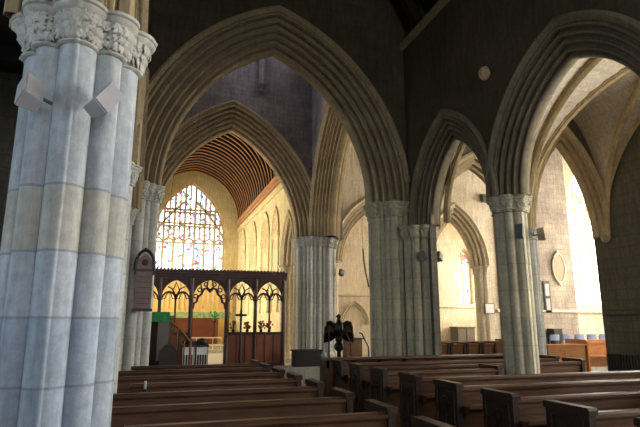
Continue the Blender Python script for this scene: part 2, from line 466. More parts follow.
# ================================================================== SETTING
fl = MB(); fl.box(-6, 19, -7, 30, -.2, 0); tag(fl.build('floor', 'floor'), kind='structure')
fl = MB(); fl.box(-1.0, 5.2, 14.35, 14.75, 0, .15); fl.box(-1.0, 5.2, 14.75, 28, 0, .3); tag(fl.build('floor', 'step'), kind='structure')
fl = MB(); fl.box(-.55, 4.35, 24.2, 24.8, .3, .45); fl.box(-.55, 4.35, 24.8, 28, .3, .6); tag(fl.build('floor', 'step'), kind='structure')

AX_S, AX_N = 5.6, -.65            # arcade centre lines
ZS = 3.62                          # arcade springing
BAYS = [8.43, 5.375, 2.02, -1.33, -4.68]
HB = [1.38, 1.675, 1.675, 1.675, 1.675]; RB = [2.0, 2.14, 2.14, 2.14, 2.14]
def arc_ops(): return [(y, h, ZS, q, None) for y, h, q in zip(BAYS, HB, RB)]
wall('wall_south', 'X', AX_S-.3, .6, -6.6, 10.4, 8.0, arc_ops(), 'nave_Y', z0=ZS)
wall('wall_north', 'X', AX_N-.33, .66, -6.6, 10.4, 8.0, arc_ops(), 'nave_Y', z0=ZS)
# crossing walls
wall('wall_east', 'Y', 10.02, 1.0, -1.0, 6.0, 15, [(2.3, 2.95, 4.2, 4.1, None)], 'nave_X', z0=4.2)
wall('wall_crossing_east', 'Y', 15.5, .9, -1.2, 5.8, 15, [(2.15, 2.85, 4.25, 4.15, None)], 'tower_X', z0=4.25)
wall('wall_crossing_south', 'X', 4.75, .95, 11.0, 15.55, 15, [(13.3, 2.25, 4.25, 4.0, None)], 'tower_Y', z0=4.25)
wall('wall_crossing_north', 'X', -1.15, .95, 11.0, 15.55, 15, [(13.3, 2.25, 4.25, 4.0, None)], 'tower_Y', z0=4.25)
# chancel
wall('wall_chancel_south', 'X', 4.4, .7, 16.3, 28.7, 7.0,
     [(17.05, .86, 3.6, 1.7, None), (19.0, .5, 4.9, .95, 2.6), (20.85, .68, 5.0, 1.0, 2.6), (23.5, .72, 5.0, 1.1, 2.6), (26.3, .72, 5.0, 1.2, 2.6)], 'chancel_Y')
wall('wall_chancel_north', 'X', -1.3, .7, 16.3, 28.7, 7.0,
     [(18.6, .8, 4.6, 1.4, 2.2), (21.2, .8, 4.6, 1.4, 2.2), (23.8, .8, 4.6, 1.4, 2.2), (26.4, .8, 4.6, 1.4, 2.2)], 'chancel_Y')
wall('wall_chancel_east', 'Y', 28.0, .7, -1.3, 5.1, 12, [(1.8, 1.86, 6.0, 3.1, 3.95)], 'chancel_X')
# transept and chapel
wall('wall_transept_east', 'Y', 16.0, .7, 5.3, 18.6, 9.2,
     [(6.95, 1.27, 3.62, 2.15, None), (10.32, 1.2, 3.62, 2.15, None), (16.45, 1.02, 6.0, 1.9, 2.25), (7.55, .28, 6.15, .5, 5.3)], 'cream_X')
wall('wall_transept_south', 'X', 18.0, .6, 9.3, 16.7, 9.2, [(11.6, .95, 5.4, 1.7, 2.2), (14.4, .95, 5.4, 1.7, 2.2)], 'cream_Y')
wall('wall_transept_west', 'Y', 9.3, .6, 10.4, 18.6, 9.2, [(14.2, 1.1, 5.4, 1.8, 2.4)], 'cream_X')
wall('wall_chapel_east', 'Y', 20.0, .6, 5.1, 15.2, 6.6, [(13.3, .36, 4.2, .75, 2.45), (6.6, .7, 4.0, 1.2, 3.2)], 'cream_X')
wall('wall_chapel_south', 'X', 14.6, .6, 16.7, 20.6, 6.6, [(18.2, .95, 3.8, 1.4, 2.0)], 'cream_Y')
# aisles
AP, AQ = 1.62, 2.55
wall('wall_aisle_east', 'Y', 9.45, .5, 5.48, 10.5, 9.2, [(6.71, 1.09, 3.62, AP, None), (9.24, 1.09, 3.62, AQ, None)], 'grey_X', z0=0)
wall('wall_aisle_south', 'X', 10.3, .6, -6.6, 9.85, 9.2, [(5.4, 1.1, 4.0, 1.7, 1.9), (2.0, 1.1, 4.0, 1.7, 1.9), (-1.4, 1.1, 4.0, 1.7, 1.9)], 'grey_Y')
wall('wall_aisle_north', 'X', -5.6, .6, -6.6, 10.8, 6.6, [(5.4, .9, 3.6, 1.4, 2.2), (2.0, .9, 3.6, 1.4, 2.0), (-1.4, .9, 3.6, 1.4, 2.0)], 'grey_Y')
wall('wall_aisle_north_east', 'Y', 10.1, .6, -5.6, -.9, 9.2, [], 'grey_X')
wall('wall_west', 'Y', -6.6, .6, -5.6, 10.9, 15, [(2.5, 1.6, 5.2, 2.6, 2.8), (-3.2, .8, 3.6, 1.3, 2.0)], 'nave_X')
wall('wall_transept_north', 'X', -5.6, .6, 10.7, 16.6, 9.2, [(13.4, 1.1, 5.0, 1.8, 2.2)], 'cream_Y')
wall('wall_transept_north_east', 'Y', 16.0, .6, -5.6, -1.0, 9.2, [], 'cream_X')
# roofs
def roof(name, x0, xm, x1, y0, y1, z0, z1, mat, n=0, rmat=None):
    mb = MB(); t = .12
    for a, b in ((x0, xm), (xm, x1)):
        za, zb = (z0, z1) if a == x0 else (z1, z0)
        mb.add([(a,y0,za),(b,y0,zb),(b,y1,zb),(a,y1,za),(a,y0,za+t),(b,y0,zb+t),(b,y1,zb+t),(a,y1,za+t)],
               [(0,3,2,1),(4,5,6,7),(0,1,5,4),(1,2,6,5),(2,3,7,6),(3,0,4,7)])
    o = tag(mb.build(name, mat), kind='structure')
    return o
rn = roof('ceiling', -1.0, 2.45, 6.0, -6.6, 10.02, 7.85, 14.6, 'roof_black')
for k in range(14):
    y = -5.6+k*1.15; mb = MB()
    for a, b, za, zb in ((5.6, 2.45, 7.7, 13.6), (-.65, 2.45, 7.7, 13.6)):
        mb.add([(a,y,za),(b,y,zb),(b,y+.18,zb),(a,y+.18,za),(a,y,za+.45),(b,y,zb+.45),(b,y+.18,zb+.45),(a,y+.18,za+.45)],
               [(0,3,2,1),(4,5,6,7),(0,1,5,4),(1,2,6,5),(2,3,7,6),(3,0,4,7)])
    mb.box(.9, 4.0, y, y+.18, 10.9, 11.15)
    mb.build('rafter', 'roof_black', rn)
mb = MB(); mb.box(-1.2, 5.8, 10.9, 15.6, 13.0, 13.2); tw = tag(mb.build('ceiling', 'roof_black'), kind='structure')
mb = MB(); mb.box(5.0, 18.6, 9.2, 16.7, 9.1, 9.3); tag(mb.build('ceiling', 'roof_wood'), kind='structure')
mb = MB(); mb.box(5.0, 15.2, 16.6, 20.6, 6.5, 6.7); tag(mb.build('ceiling', 'vault'), kind='structure')
mb = MB(); mb.box(-5.6, -.9, -6.6, 10.7, 6.1, 6.3); na = tag(mb.build('ceiling', 'roof_black'), kind='structure')
for k in range(14):
    mb = MB(); y = -5.9+k*1.15; mb.box(-5.0, -1.05, y, y+.2, 5.85, 6.1); mb.build('beam', 'roof_black', na)
mb = MB(); mb.box(-5.6, -1.0, 10.7, 16.6, 9.1, 9.3); tag(mb.build('ceiling', 'roof_wood'), kind='structure')
mb = MB(); mb.box(5.9, 10.9, -6.6, 9.6, 9.0, 9.2); tag(mb.build('ceiling', 'grey_Y'), kind='structure')

# chancel wagon roof with curved rafters
XC, HC, ZC, RC = 1.9, 2.52, 7.0, 2.78
def wag(a):      # a in -1..1
    # pointed, slightly flattened profile
    x = XC+HC*a; return x, ZC+arch_z(HC*a, HC, RC)
mb = MB(); rows = []
for y in (16.4, 22, 28.1):
    rows.append([(wag(-cos(pi*i/40))[0], y, wag(-cos(pi*i/40))[1]+.10) for i in range(41)])
mb.grid(rows); cr = tag(mb.build('ceiling', 'roof_wood', smooth=60), kind='structure')
nr = 25
for k in range(nr):
    y = 16.55+k*(28.0-16.55)/nr; mb = MB(); rows = []
    for i in range(37):
        a = -cos(pi*i/36); x, z = wag(a); s = (HC-.13)/HC
        xi, zi = XC+(x-XC)*s, ZC+(z-ZC)*s-.0
        rows.append([(x, y, z+.09), (x, y+.07, z+.09), (xi, y+.07, zi), (xi, y, zi)])
    mb.grid(rows, True); mb.cap(rows[0]); mb.cap(rows[-1]); rf_ = mb.build('curved_rafter', 'roof_wood', cr)
    mb = MB(); mb.grid([[(XC+(p[2][0]-XC)*q, y+dy, ZC+(p[2][2]-ZC)*q) for q, dy in ((1.003, 0), (.988, 0), (.988, .07), (1.003, .07))] for p in rows], True); mb.build('lit_edge_strip', 'cornice_lit_edge', rf_)  # pale strip paints the light caught along each rafter's lower edge
mb = MB(); mb.box(4.22, 4.42, 16.4, 28, 6.86, 7.06); mb.box(4.28, 4.42, 16.4, 28, 6.74, 6.86); mb.box(-.62, -.42, 16.4, 28, 6.86, 7.06)
tag(mb.build('trim_1', 'cornice_lit_edge'), kind='structure')
mb = MB(); mb.box(4.33, 4.42, 16.4, 28, 6.45, 6.7); tag(mb.build('trim_2', 'chancel_Y'), kind='structure')
# nave wall plates / aisle strings
mb = MB(); mb.box(5.20, 5.32, -6, 10.0, 7.88, 8.02); tag(mb.build('trim_3', 'arch_nave'), kind='structure')
mb = MB(); mb.prism([(0, 0), (-.10, .03), (-.10, .09), (0, .14)], lambda a, b, d: (10.3+a, d, 1.78+b), -6, 9.8); tag(mb.build('trim_4', 'grey_Y'), kind='structure')
mb = MB(); mb.prism([(0, 0), (-.10, .03), (-.10, .09), (0, .14)], lambda a, b, d: (d, 16.0+a, 1.98+b), 11.8, 18.0); tag(mb.build('trim_5', 'cream_X'), kind='structure')
mb = MB(); mb.prism([(0, 0), (-.10, .03), (-.10, .09), (0, .14)], lambda a, b, d: (d, 20.0+a, 2.25+b), 9.0, 14.6); mb.prism([(0, 0), (-.10, .03), (-.10, .09), (0, .14)], lambda a, b, d: (d, 20.0+a, 2.68+b), 5.2, 9.0)
tag(mb.build('trim_6', 'cream_X'), kind='structure')
# reddish-brown rubble panel on transept east wall (bare stone)
mb = MB(); mb.box(11.95, 15.38, 15.955, 16.0, .0, 9.1); tag(mb.build('wall_transept_facing', 'rubble_X'), kind='structure')

# aisle quadripartite vault
def pv(s): s = min(1, abs(s)); return arch_z(s, 1, 1.15)/1.15
vx0, vx1 = 5.95, 10.32
XS, YS_ = [5.92, 7.98, 10.32], [9.5, 3.7, -2.1, -6.4]; ZV, HV = 3.70, 3.1
VB = MB()
for xa, xb in zip(XS, XS[1:]):
    for y1, y0 in zip(YS_, YS_[1:]):
        n = 28; rows = []
        for i in range(n+1):
            rows.append([((xa+xb)/2-(xb-xa)/2*cos(pi*i/n), (y0+y1)/2-(y1-y0)/2*cos(pi*j/n), ZV+HV*max(pv(cos(pi*i/n)), pv(cos(pi*j/n)))) for j in range(n+1)])
        VB.grid(rows)
vo = tag(VB.build('ceiling', 'vault', smooth=30), kind='structure')
def rib_tube(pts, r, parent, name='vault_rib', mat='rib'):
    mb = MB(); P_ = [Vector(p) for p in pts]; rows = []
    for i, p in enumerate(P_):
        t = (P_[min(i+1, len(P_)-1)]-P_[max(i-1, 0)]).normalized(); d = P_[-1]-P_[0]; h_ = Vector((-d.y, d.x, 0)).normalized()
        nrm = h_.cross(t).normalized()
        if nrm.z > 0: nrm = -nrm
        sec = [(-1, -.6), (-1, .3), (-.6, .5), (-.75, .9), (-.45, 1.25), (0, 1.6), (.45, 1.25), (.75, .9), (.6, .5), (1, .3), (1, -.6)]
        rows.append([tuple(p+h_*(a*r)+nrm*(b*r)) for a, b in sec])
    mb.grid(rows, True); mb.cap(rows[0]); mb.cap(rows[-1]); return mb.build(name, mat, parent, smooth=40)
for xa, xb in zip(XS, XS[1:]):
    for y1, y0 in list(zip(YS_, YS_[1:]))[:2]:
        xm, ym = (xa+xb)/2, (y0+y1)/2
        for sy in (1, -1):
            rib_tube([(xm-(xb-xa)/2*cos(pi*i/36), ym-(y1-y0)/2*cos(pi*i/36)*sy, ZV+HV*pv(cos(pi*i/36))) for i in range(37)], .062, vo)
        rib_tube([(xm-(xb-xa)/2*cos(pi*i/32), y0+.02, ZV+HV*pv(cos(pi*i/32))) for i in range(33)], .09, vo, 'transverse_rib')
        rib_tube([(xm, y0+(y1-y0)*i/8, ZV+HV-.005) for i in range(9)], .035, vo, 'ridge_rib')
        rib_tube([(xa+(xb-xa)*i/8, ym, ZV+HV-.005) for i in range(9)], .035, vo, 'ridge_rib')
for y1, y0 in list(zip(YS_, YS_[1:]))[:2]:
    for x, rr_ in ((7.98, .09), (10.25, .055)):
        rib_tube([(x, (y0+y1)/2-(y1-y0)/2*cos(pi*i/36), ZV+HV*pv(cos(pi*i/36))-.01) for i in range(37)], rr_, vo, 'transverse_rib')

# ------------------------------------------------------------------ arch rings
def P1(): return mould_profile(.8, .40, .09, 4, .035)
south_labels = ['narrow side arch nearest the eagle lectern, springing from the big crossing pier',
                'broad side arch at right with ribbed aisle vault behind it',
                'side arch further west on the right, beside the viewpoint', None, None]
prof = mould_profile(.6, .40, .08, 4, .040)
prof_n = mould_profile(.66, .40, .08, 4, .040)
rings = []
for i, y in enumerate(BAYS[:3]):
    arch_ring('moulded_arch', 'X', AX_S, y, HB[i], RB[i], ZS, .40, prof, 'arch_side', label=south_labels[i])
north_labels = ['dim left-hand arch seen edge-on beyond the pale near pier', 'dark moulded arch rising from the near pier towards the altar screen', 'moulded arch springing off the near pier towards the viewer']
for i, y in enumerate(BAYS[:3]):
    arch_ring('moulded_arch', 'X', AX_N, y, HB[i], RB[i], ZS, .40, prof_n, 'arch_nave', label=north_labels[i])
arch_ring('moulded_arch', 'Y', 10.52, 2.3, 2.95, 4.1, 4.2, .68, mould_profile(1.0, .68, .13, 5, .058), 'arch_nave', label='great pointed crossing arch at centre, tallest and nearest of the big arches', n=40)
arch_ring('moulded_arch', 'Y', 15.95, 2.15, 2.85, 4.15, 4.25, .64, mould_profile(.9, .64, .13, 5, .052), 'arch_tower', label='pointed chancel arch directly above the dark wooden screen', n=36)
arch_ring('moulded_arch', 'X', 5.22, 13.3, 2.25, 4.0, 4.25, .62, mould_profile(.95, .62, .14, 5, .04), 'arch_tower', label='tall crossing arch leading right into the transept, seen obliquely behind the eagle', n=36)
arch_ring('moulded_arch', 'X', -.67, 13.3, 2.25, 4.0, 4.25, .62, mould_profile(.95, .62, .14, 5, .04), 'arch_tower', label='crossing arch on the left side, hidden mostly by the plaque pier', n=30)
arch_ring('moulded_arch', 'Y', 16.35, 6.95, 1.27, 2.15, 3.62, .38, mould_profile(.7, .38, .09, 3, .035), 'arch_cream', label='pale chapel arch just right of the pale crossing pier, above the eagle')
arch_ring('moulded_arch', 'Y', 16.35, 10.32, 1.20, 2.15, 3.62, .38, mould_profile(.7, .38, .09, 3, .035), 'arch_cream', label='sunlit cream chapel arch seen through the narrow side arch')
arch_ring('moulded_arch', 'Y', 9.70, 6.71, 1.09, AP, 3.62, .18, mould_profile(.5, .18, .07, 2, .03), 'arch_tower', label='left arch across the end of the aisle, framed inside the narrow side arch')
arch_ring('moulded_arch', 'Y', 9.70, 9.24, 1.09, AQ, 3.62, .18, mould_profile(.5, .18, .07, 2, .03), 'arch_tower', label='right arch across the end of the aisle, before the tall bright window')
arch_ring('moulded_arch', 'X', 4.75, 17.05, .86, 1.7, 3.6, .2, mould_profile(.7, .2, .09, 2, .03), 'arch_cream', label='small warm chancel side arch beside the screen right end')

# ------------------------------------------------------------------ piers
def shafts8(rad, big, small, fillet=True):
    s = []
    for k in range(8):
        a = 2*pi*k/8+pi/8*0; q = big if k % 2 == 0 else small
        s.append((rad*cos(a), rad*sin(a), q))
        if fillet and k % 2 == 0:
            s.append(((rad+q-.012)*cos(a), (rad+q-.012)*sin(a), .022))
    return s
near = outline(shafts8(.243, .114, .092), .222, 560)
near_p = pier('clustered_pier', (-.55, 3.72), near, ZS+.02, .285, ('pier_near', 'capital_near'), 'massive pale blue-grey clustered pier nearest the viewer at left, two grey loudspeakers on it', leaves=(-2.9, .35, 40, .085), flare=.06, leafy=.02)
col = outline(shafts8(.19, .093, .074), .175, 260)
pier('clustered_pier', (-.60, 7.05), col, ZS+.02, .28, ('pier_pale', 'pier_pale'), 'pale clustered pier half hidden behind the big near pier', leafy=.022, leaves=(-3.3, .6, 24, .075))
sc = pier('clustered_pier', (AX_S, 7.05), col, ZS+.02, .28, ('pier_grey', 'pier_grey'), 'slender greenish-grey clustered pier standing among the right-hand pews', leafy=.024, leaves=(-3.3, .6, 30, .085))
for y in (3.7, .35): pier('clustered_pier', (AX_S, y), col, ZS+.02, .28, ('pier_grey', 'pier_grey'), 'clustered pier of the right arcade %s' % ('outside the view at right' if y > 1 else 'behind the viewpoint at right'), leafy=.024)
pier('clustered_pier', (AX_N, .35), col, ZS+.02, .28, ('pier_grey', 'pier_grey'), 'clustered pier of the left arcade beside the viewpoint', leafy=.024)
def sq_outline(hx, hy, step, r, n=420, cut=.25):
    """rounded compound pier: shafts set round a chamfered rectangle"""
    poly = [(hx, -hy+cut), (hx, hy-cut), (hx-cut, hy), (-hx+cut, hy), (-hx, hy-cut), (-hx, -hy+cut), (-hx+cut, -hy), (hx-cut, -hy)]
    sh = []; m = len(poly)
    for i in range(m):
        a = Vector(poly[i]); b = Vector(poly[(i+1) % m]); L = (b-a).length; k = max(1, round(L/step))
        for j in range(k):
            p = a.lerp(b, j/k); sh.append((p.x, p.y, r*(1.15 if j == 0 else .8 if j % 2 else 1)))
    def core(t):
        d = Vector((cos(t), sin(t))); best = 9
        for i in range(m):
            a = Vector(poly[i]); b = Vector(poly[(i+1) % m]); e = b-a; nn = Vector((e.y, -e.x)).normalized(); q = d.dot(nn)
            if q > 1e-6: best = min(best, a.dot(nn)/q)
        return best
    return outline(sh, core, n)
pier('clustered_pier', (7.98, 9.62), col, 3.68, .26, ('pier_pale', 'pier_pale'), 'pale pier almost hidden behind the slender pier, its lit edge just showing at right', leafy=.02)
pier('clustered_pier', (7.98, 3.7), col, 3.68, .26, ('pier_grey', 'pier_grey'), 'aisle pier outside the view at right', leafy=.02)
cw = sq_outline(.42, .42, .15, .075, cut=.28)
pier('crossing_pier', (5.10, 10.48), cw, 4.22, .34, ('pier_grey', 'pier_grey'), 'broad grey crossing pier right of the eagle lectern, many thin shafts', leafy=.022, leaves=(-3.3, .6, 30, .085))
resp = outline(shafts8(.25, .105, .085), .235, 260)
pier('respond_pier', (5.47, 9.92), resp, ZS+.02, .30, ('pier_grey', 'pier_grey'), 'half-round shaft group with lower leafy capital on right face of the broad crossing pier', leafy=.024, leaves=(-3.3, .6, 30, .085))
pier('crossing_pier', (-.50, 10.55), sq_outline(.46, .46, .17, .085), 4.22, .34, ('pier_pale', 'pier_pale'), 'crossing pier at left carrying the dark pointed memorial plaque', leafy=.022, leaves=(-3.3, .6, 30, .085))
pier('respond_pier', (AX_N-.1, 9.86), resp, ZS+.02, .30, ('pier_pale', 'pier_pale'), 'shaft group behind the left crossing pier, facing the left arcade', leafy=.024)
ce = sq_outline(.55, .45, .165, .082)
pier('crossing_pier', (4.98, 15.92, .0), ce, 4.27, .32, ('pier_pale', 'pier_pale'), 'pale clustered crossing pier between the wooden screen and the eagle', leafy=.022, leaves=(-3.3, .6, 30, .085), base_h=.75)
pier('crossing_pier', (-.7, 15.92, .0), ce, 4.27, .32, ('pier_pale', 'pier_pale'), 'crossing pier beyond the left end of the wooden screen', leafy=.022, base_h=.75)
half = outline([(.12*cos(a), .12*sin(a), .08) for a in [2*pi*k/6 for k in range(6)]], .12, 120)
pier('respond_pier', (4.55, 18.0, 0), half, 3.62, .24, ('pier_cream', 'pier_cream'), 'small warm stone shaft with capital just right of the screen', leafy=.02, flare=.05, base_h=.9)
pier('respond_pier', (5.72, 16.3, 0), half, 3.64, .24, ('pier_cream', 'pier_cream'), 'slim pale shaft with small capital attached right of the pale crossing pier', leafy=.02, flare=.05)
c3 = outline(shafts8(.20, .10, .08), .2, 200)
pier('clustered_pier', (11.50, 16.3, 0), c3, 3.64, .28, ('pier_cream', 'pier_cream'), 'cream clustered pier with a white notice fixed to it', leafy=.022)
pier('respond_pier', (9.20, 16.3, 0), c3, 3.64, .28, ('pier_cream', 'pier_cream'), 'cream shaft group at left jamb of the sunlit chapel arch', leafy=.022)
pier('respond_pier', (8.15, 16.3, 0), c3, 3.64, .28, ('pier_cream', 'pier_cream'), 'cream shaft group behind the broad grey crossing pier', leafy=.022)
mb = MB()
# solid masonry behind the transept responds
for a, b in ((8.1, 9.25), (5.35, 5.72), (11.5, 11.6)): mb.box(a, b, 16.02, 16.68, 0, 3.62)
tag(mb.build('trim_7', 'cream_X'), kind='structure')

pier('respond_pier', (10.28, 7.05, 0), half, 3.7, .26, ('pier_grey', 'pier_grey'), 'aisle wall shaft outside the view at right', leafy=.015, flare=.05)

# ------------------------------------------------------------------ windows
window(1, 'Y', 28.35, 1.8, 1.86, 6.0, 3.1, 3.95, 7, 'glass_east', 'arch_cream', big=True, depth=.18)
for k, (y, h, ri) in enumerate([(19.0, .5, .95), (20.85, .68, 1.0), (23.5, .72, 1.1), (26.3, .72, 1.2)]):
    window(2+k, 'X', 5.03, y, h, 4.9 if k == 0 else 5.0, ri, 2.6, 1 if k == 0 else 2, 'glass_side', 'arch_cream')
for k, y in enumerate((18.6, 21.2, 23.8, 26.4)):
    window(6+k, 'X', -1.2, y, .8, 4.6, 1.4, 2.2, 3, 'glass_warm', 'arch_cream', side=1)
for k, (y, h, ri) in enumerate([(19.0, .5, .95), (20.85, .68, 1.0), (23.5, .72, 1.1), (26.3, .72, 1.2)]):
    o = arch_ring('trim_%d' % (10+k), 'X', 4.40, y, h+.12, ri+.22, 4.9 if k == 0 else 5.0, .12, mould_profile(.10, .10, .03, 1, .02, hood=False), 'chancel_Y'); o['kind'] = 'structure'
    mb = MB()
    for sg in (-1, 1): mb.lathe([(.07, 2.0), (.07, 2.1), (.04, 2.14), (.04, 4.75), (.07, 4.8), (.08, 4.95)], 4.37, y+sg*(h+.06), 10)
    tag(mb.build('trim_%d' % (20+k), 'chancel_Y', smooth=40), kind='structure')
window(10, 'Y', 16.45, 16.45, 1.02, 6.0, 1.9, 2.25, 3, 'glass_clear', 'arch_cream')
for k, y in enumerate((11.6, 14.4)): window(11+k, 'X', 18.4, y, .95, 5.4, 1.7, 2.2, 3, 'glass_south', 'arch_cream')
window(13, 'Y', 9.5, 14.2, 1.1, 5.4, 1.8, 2.4, 3, 'glass_clear', 'arch_cream', side=1)
window(14, 'Y', 20.35, 13.3, .36, 4.2, .75, 2.45, 2, 'glass_chapel', 'arch_cream')
window(15, 'X', 15.0, 18.2, .95, 3.8, 1.4, 2.0, 3, 'glass_south', 'arch_cream')
for k, y in enumerate((5.4, 2.0, -1.4)): window(16+k, 'X', 10.75, y, 1.1, 4.0, 1.7, 1.9, 3, 'glass_aisle', 'arch_cream')
for k, y in enumerate((5.4, 2.0, -1.4)): window(19+k, 'X', -5.3, y, .9, 3.6, 1.4, 2.2 if k == 0 else 2.0, 3, 'glass_north', 'arch_cream', side=1)
window(22, 'Y', -6.4, 2.5, 1.6, 5.2, 2.6, 2.8, 5, 'glass_west', 'arch_cream', side=1, big=True)
window(23, 'Y', -6.4, -3.2, .8, 3.6, 1.3, 2.0, 3, 'glass_north', 'arch_cream', side=1)
window(24, 'X', -5.4, 13.4, 1.1, 5.0, 1.8, 2.2, 3, 'glass_north', 'arch_cream', side=1)
window(25, 'Y', 20.35, 6.6, .7, 4.0, 1.2, 3.2, 3, 'glass_side', 'arch_cream')
for k, (x, sd) in enumerate(((4.74, -1), (-.19, 1))):  # unseen glowing panes added to light the tower interior; no wall openings behind them
    window(27+k, 'X', x, 13.3, .9, 11.6, .9, 10.4, 3, 'tower_fill_pane', 'arch_cream', side=sd)
window(26, 'Y', 16.4, 7.55, .28, 6.15, .5, 5.3, 1, 'slate_frame', 'arch_cream')

# ------------------------------------------------------------------ pews
def carved_panel(mb, x, y0, y1, z0, z1, sgn):
    """raised blind tracery on a bench end face x"""
    t = .012*sgn; w = y1-y0; m = (y0+y1)/2
    def bar(pts, q=.009):
        rows = []
        for i, p in enumerate(pts):
            a = Vector(pts[max(i-1, 0)]); b = Vector(pts[min(i+1, len(pts)-1)]); d = (b-a).normalized(); n = Vector((-d.y, d.x))*q
            rows.append([(x-t*.3, p[0]+n.x, p[1]+n.y), (x+t, p[0]+n.x*.6, p[1]+n.y*.6), (x+t, p[0]-n.x*.6, p[1]-n.y*.6), (x-t*.3, p[0]-n.x, p[1]-n.y)])
        mb.grid(rows, True); mb.cap(rows[0]); mb.cap(rows[-1])
    bar([(y0, z0), (y0, z1), (y1, z1), (y1, z0), (y0, z0)], .012)
    bar([(m, z0), (m, z1-.16)])
    for c in ((y0+m)/2, (m+y1)/2):
        h = w/4; bar([(c-h*cos(pi*j/10), z1-.24+arch_z(h*cos(pi*j/10), h, h*1.4)) for j in range(11)])
        r = w*.12
        for zc in (z0+.12, z0+.30): bar([(c+r*cos(2*pi*j/12), zc+r*sin(2*pi*j/12)) for j in range(13)])
    r = w*.15; bar([(m+r*cos(2*pi*j/14), z1-.09+r*.5*sin(2*pi*j/14)) for j in range(15)])
def make_pew(x0, x1, y, label, group, H=.95, ends=(True, True), endw=.42, mats=('oak_dark', 'oak_rail', 'oak_end'), name='church_pew', carve=True, z=0, shelf=True):
    """back at y (west side), people face +y; object origin at left end base"""
    L = x1-x0; t = empty(name, (x0, y, z), 0, label, 'pew', group)
    mb = MB()
    mb.add([(.03,0.03,.12),(L-.03,0.03,.12),(L-.03,.06,.12),(.03,.06,.12),(.03,.0,H-.07),(L-.03,.0,H-.07),(L-.03,.03,H-.07),(.03,.03,H-.07)],
           [(0,3,2,1),(4,5,6,7),(0,1,5,4),(1,2,6,5),(2,3,7,6),(3,0,4,7)])
    n = max(2, int(L/.75))
    for k in range(1, n):   # stiles of the panelled back
        x = L*k/n; mb.box(x-.035, x+.035, -.006, .03, .14, H-.1)
    mb.box(.03, L-.03, -.01, .03, H-.17, H-.08); mb.box(.03, L-.03, .0, .03, .14, .26)
    mb.build('backrest', mats[0], t)
    mb = MB(); mb.prism([(-.03, H-.075), (-.04, H-.055), (-.04, H-.035), (-.025, H-.02), (.045, H-.02), (.06, H-.035), (.06, H-.055), (.05, H-.075)], lambda a, b, d: (d, a, b), .02, L-.02)
    mb.build('top_rail', mats[1], t)
    if shelf:
        mb = MB(); mb.box(.04, L-.04, -.15, -.005, H-.24, H-.215); mb.box(.04, L-.04, -.155, -.135, H-.215, H-.195)
        for k in range(n+1):
            x = .06+(L-.12)*k/n; mb.add([(x-.012,-.005,H-.24),(x+.012,-.005,H-.24),(x-.012,-.13,H-.24),(x+.012,-.13,H-.24),(x-.012,-.005,H-.36),(x+.012,-.005,H-.36)], [(0,1,3,2),(0,2,4),(1,5,3),(2,3,5,4),(0,4,5,1)])
        mb.build('book_ledge', mats[0], t)
    mb = MB(); mb.box(.03, L-.03, .04, .40, .42, .455); mb.box(.05, L-.05, .36, .38, .12, .42); mb.build('seat', mats[0], t)
    for e, xx, sg in ((0, 0, -1), (1, L, 1)):
        if not ends[e]: continue
        mb = MB(); a = xx-.035 if e == 0 else xx-.03; b = a+.065
        poly = [(-.045, 0), (-.045, H-.02), (-.03, H+.0), (endw-.02, H+.0), (endw, H-.02), (endw, H-.3), (endw+.0, 0)]
        mb.prism(poly, lambda p, q, d: (d, p, q), a, b)
        mb.prism([(-.06, H-.035), (-.06, H+.0), (-.045, H+.02), (endw+.0, H+.02), (endw+.015, H), (endw+.015, H-.035)], lambda p, q, d: (d, p, q), a-.012, b+.012)
        o = mb.build('bench_end', mats[2], t)
        if carve:
            mb = MB(); xf = a if sg < 0 else b
            carved_panel(mb, xf, .02, endw-.06, .14, H-.08, sg); mb.build('carved_tracery', mats[2], o)
    return t
# right-hand block
rb = [(8.68, 3.22, 7.72, 'second of the right-hand rows counted from the front desk'),
      (7.86, 3.22, 7.55, 'third right-hand row, its top rail passing behind the slender pier'),
      (7.0, 3.22, 5.12, 'short right-hand row stopping just left of the slender pier'),
      (6.07, 3.24, 7.56, 'right-hand row whose rail passes just in front of the slender pier base'),
      (5.16, 3.24, 9.2, 'long right-hand row third from the viewer'),
      (4.24, 3.24, 9.2, 'long right-hand row second from the viewer, carved dark end panel'),
      (3.38, 3.26, 5.12, 'right-hand row nearest the viewer at the bottom right corner'),
      (2.5, 3.26, 9.2, 'right-hand row beside the viewpoint below the picture edge')]
for y, a, b, l in rb:
    make_pew(a, b, y, 'dark oak pew, '+l, 'dark oak pews right of the centre aisle', endw=.42, H=.98 if y > 9 else .95)
lb = [(9.42, 'furthest left-hand row, just before the wooden screen'), (8.55, 'second left-hand row counted from the screen'),
      (7.62, 'third left-hand row counted from the screen'), (6.72, 'fourth left-hand row from the screen'), (5.82, 'fifth left-hand row from the screen'),
      (4.92, 'left-hand row third from the bottom edge'), (4.0, 'left-hand row second from the bottom edge'), (3.12, 'left-hand row at the very bottom edge'), (2.2, 'left-hand row below the picture edge')]
for i, (y, l) in enumerate(lb):
    x0 = {9.42: -.24, 6.72: -.18, 4.0: -.13, 3.12: -.10}.get(y, -.80)
    make_pew(x0, 1.88, y, 'dark brown oak pew, '+l, 'dark oak pews left of the centre aisle', endw=.42, H=.93, ends=(x0 < -.5, True))
t = empty('pew_frontal', (3.08, 9.40, 0), 0, 'long dark front desk of the right-hand pews, directly below the eagle lectern', 'pew')
mb = MB(); mb.box(0, 4.4, 0, .04, .08, .95)
for k in range(9): x = .1+k*.525; mb.box(x-.04, x+.04, -.012, .0, .08, .93)
mb.box(0, 4.4, -.012, 0, .80, .94); mb.build('panel', 'oak_dark', t)
mb = MB(); mb.box(-.03, 4.43, -.17, .05, .95, .985); mb.build('desk_top', 'oak_rail', t)
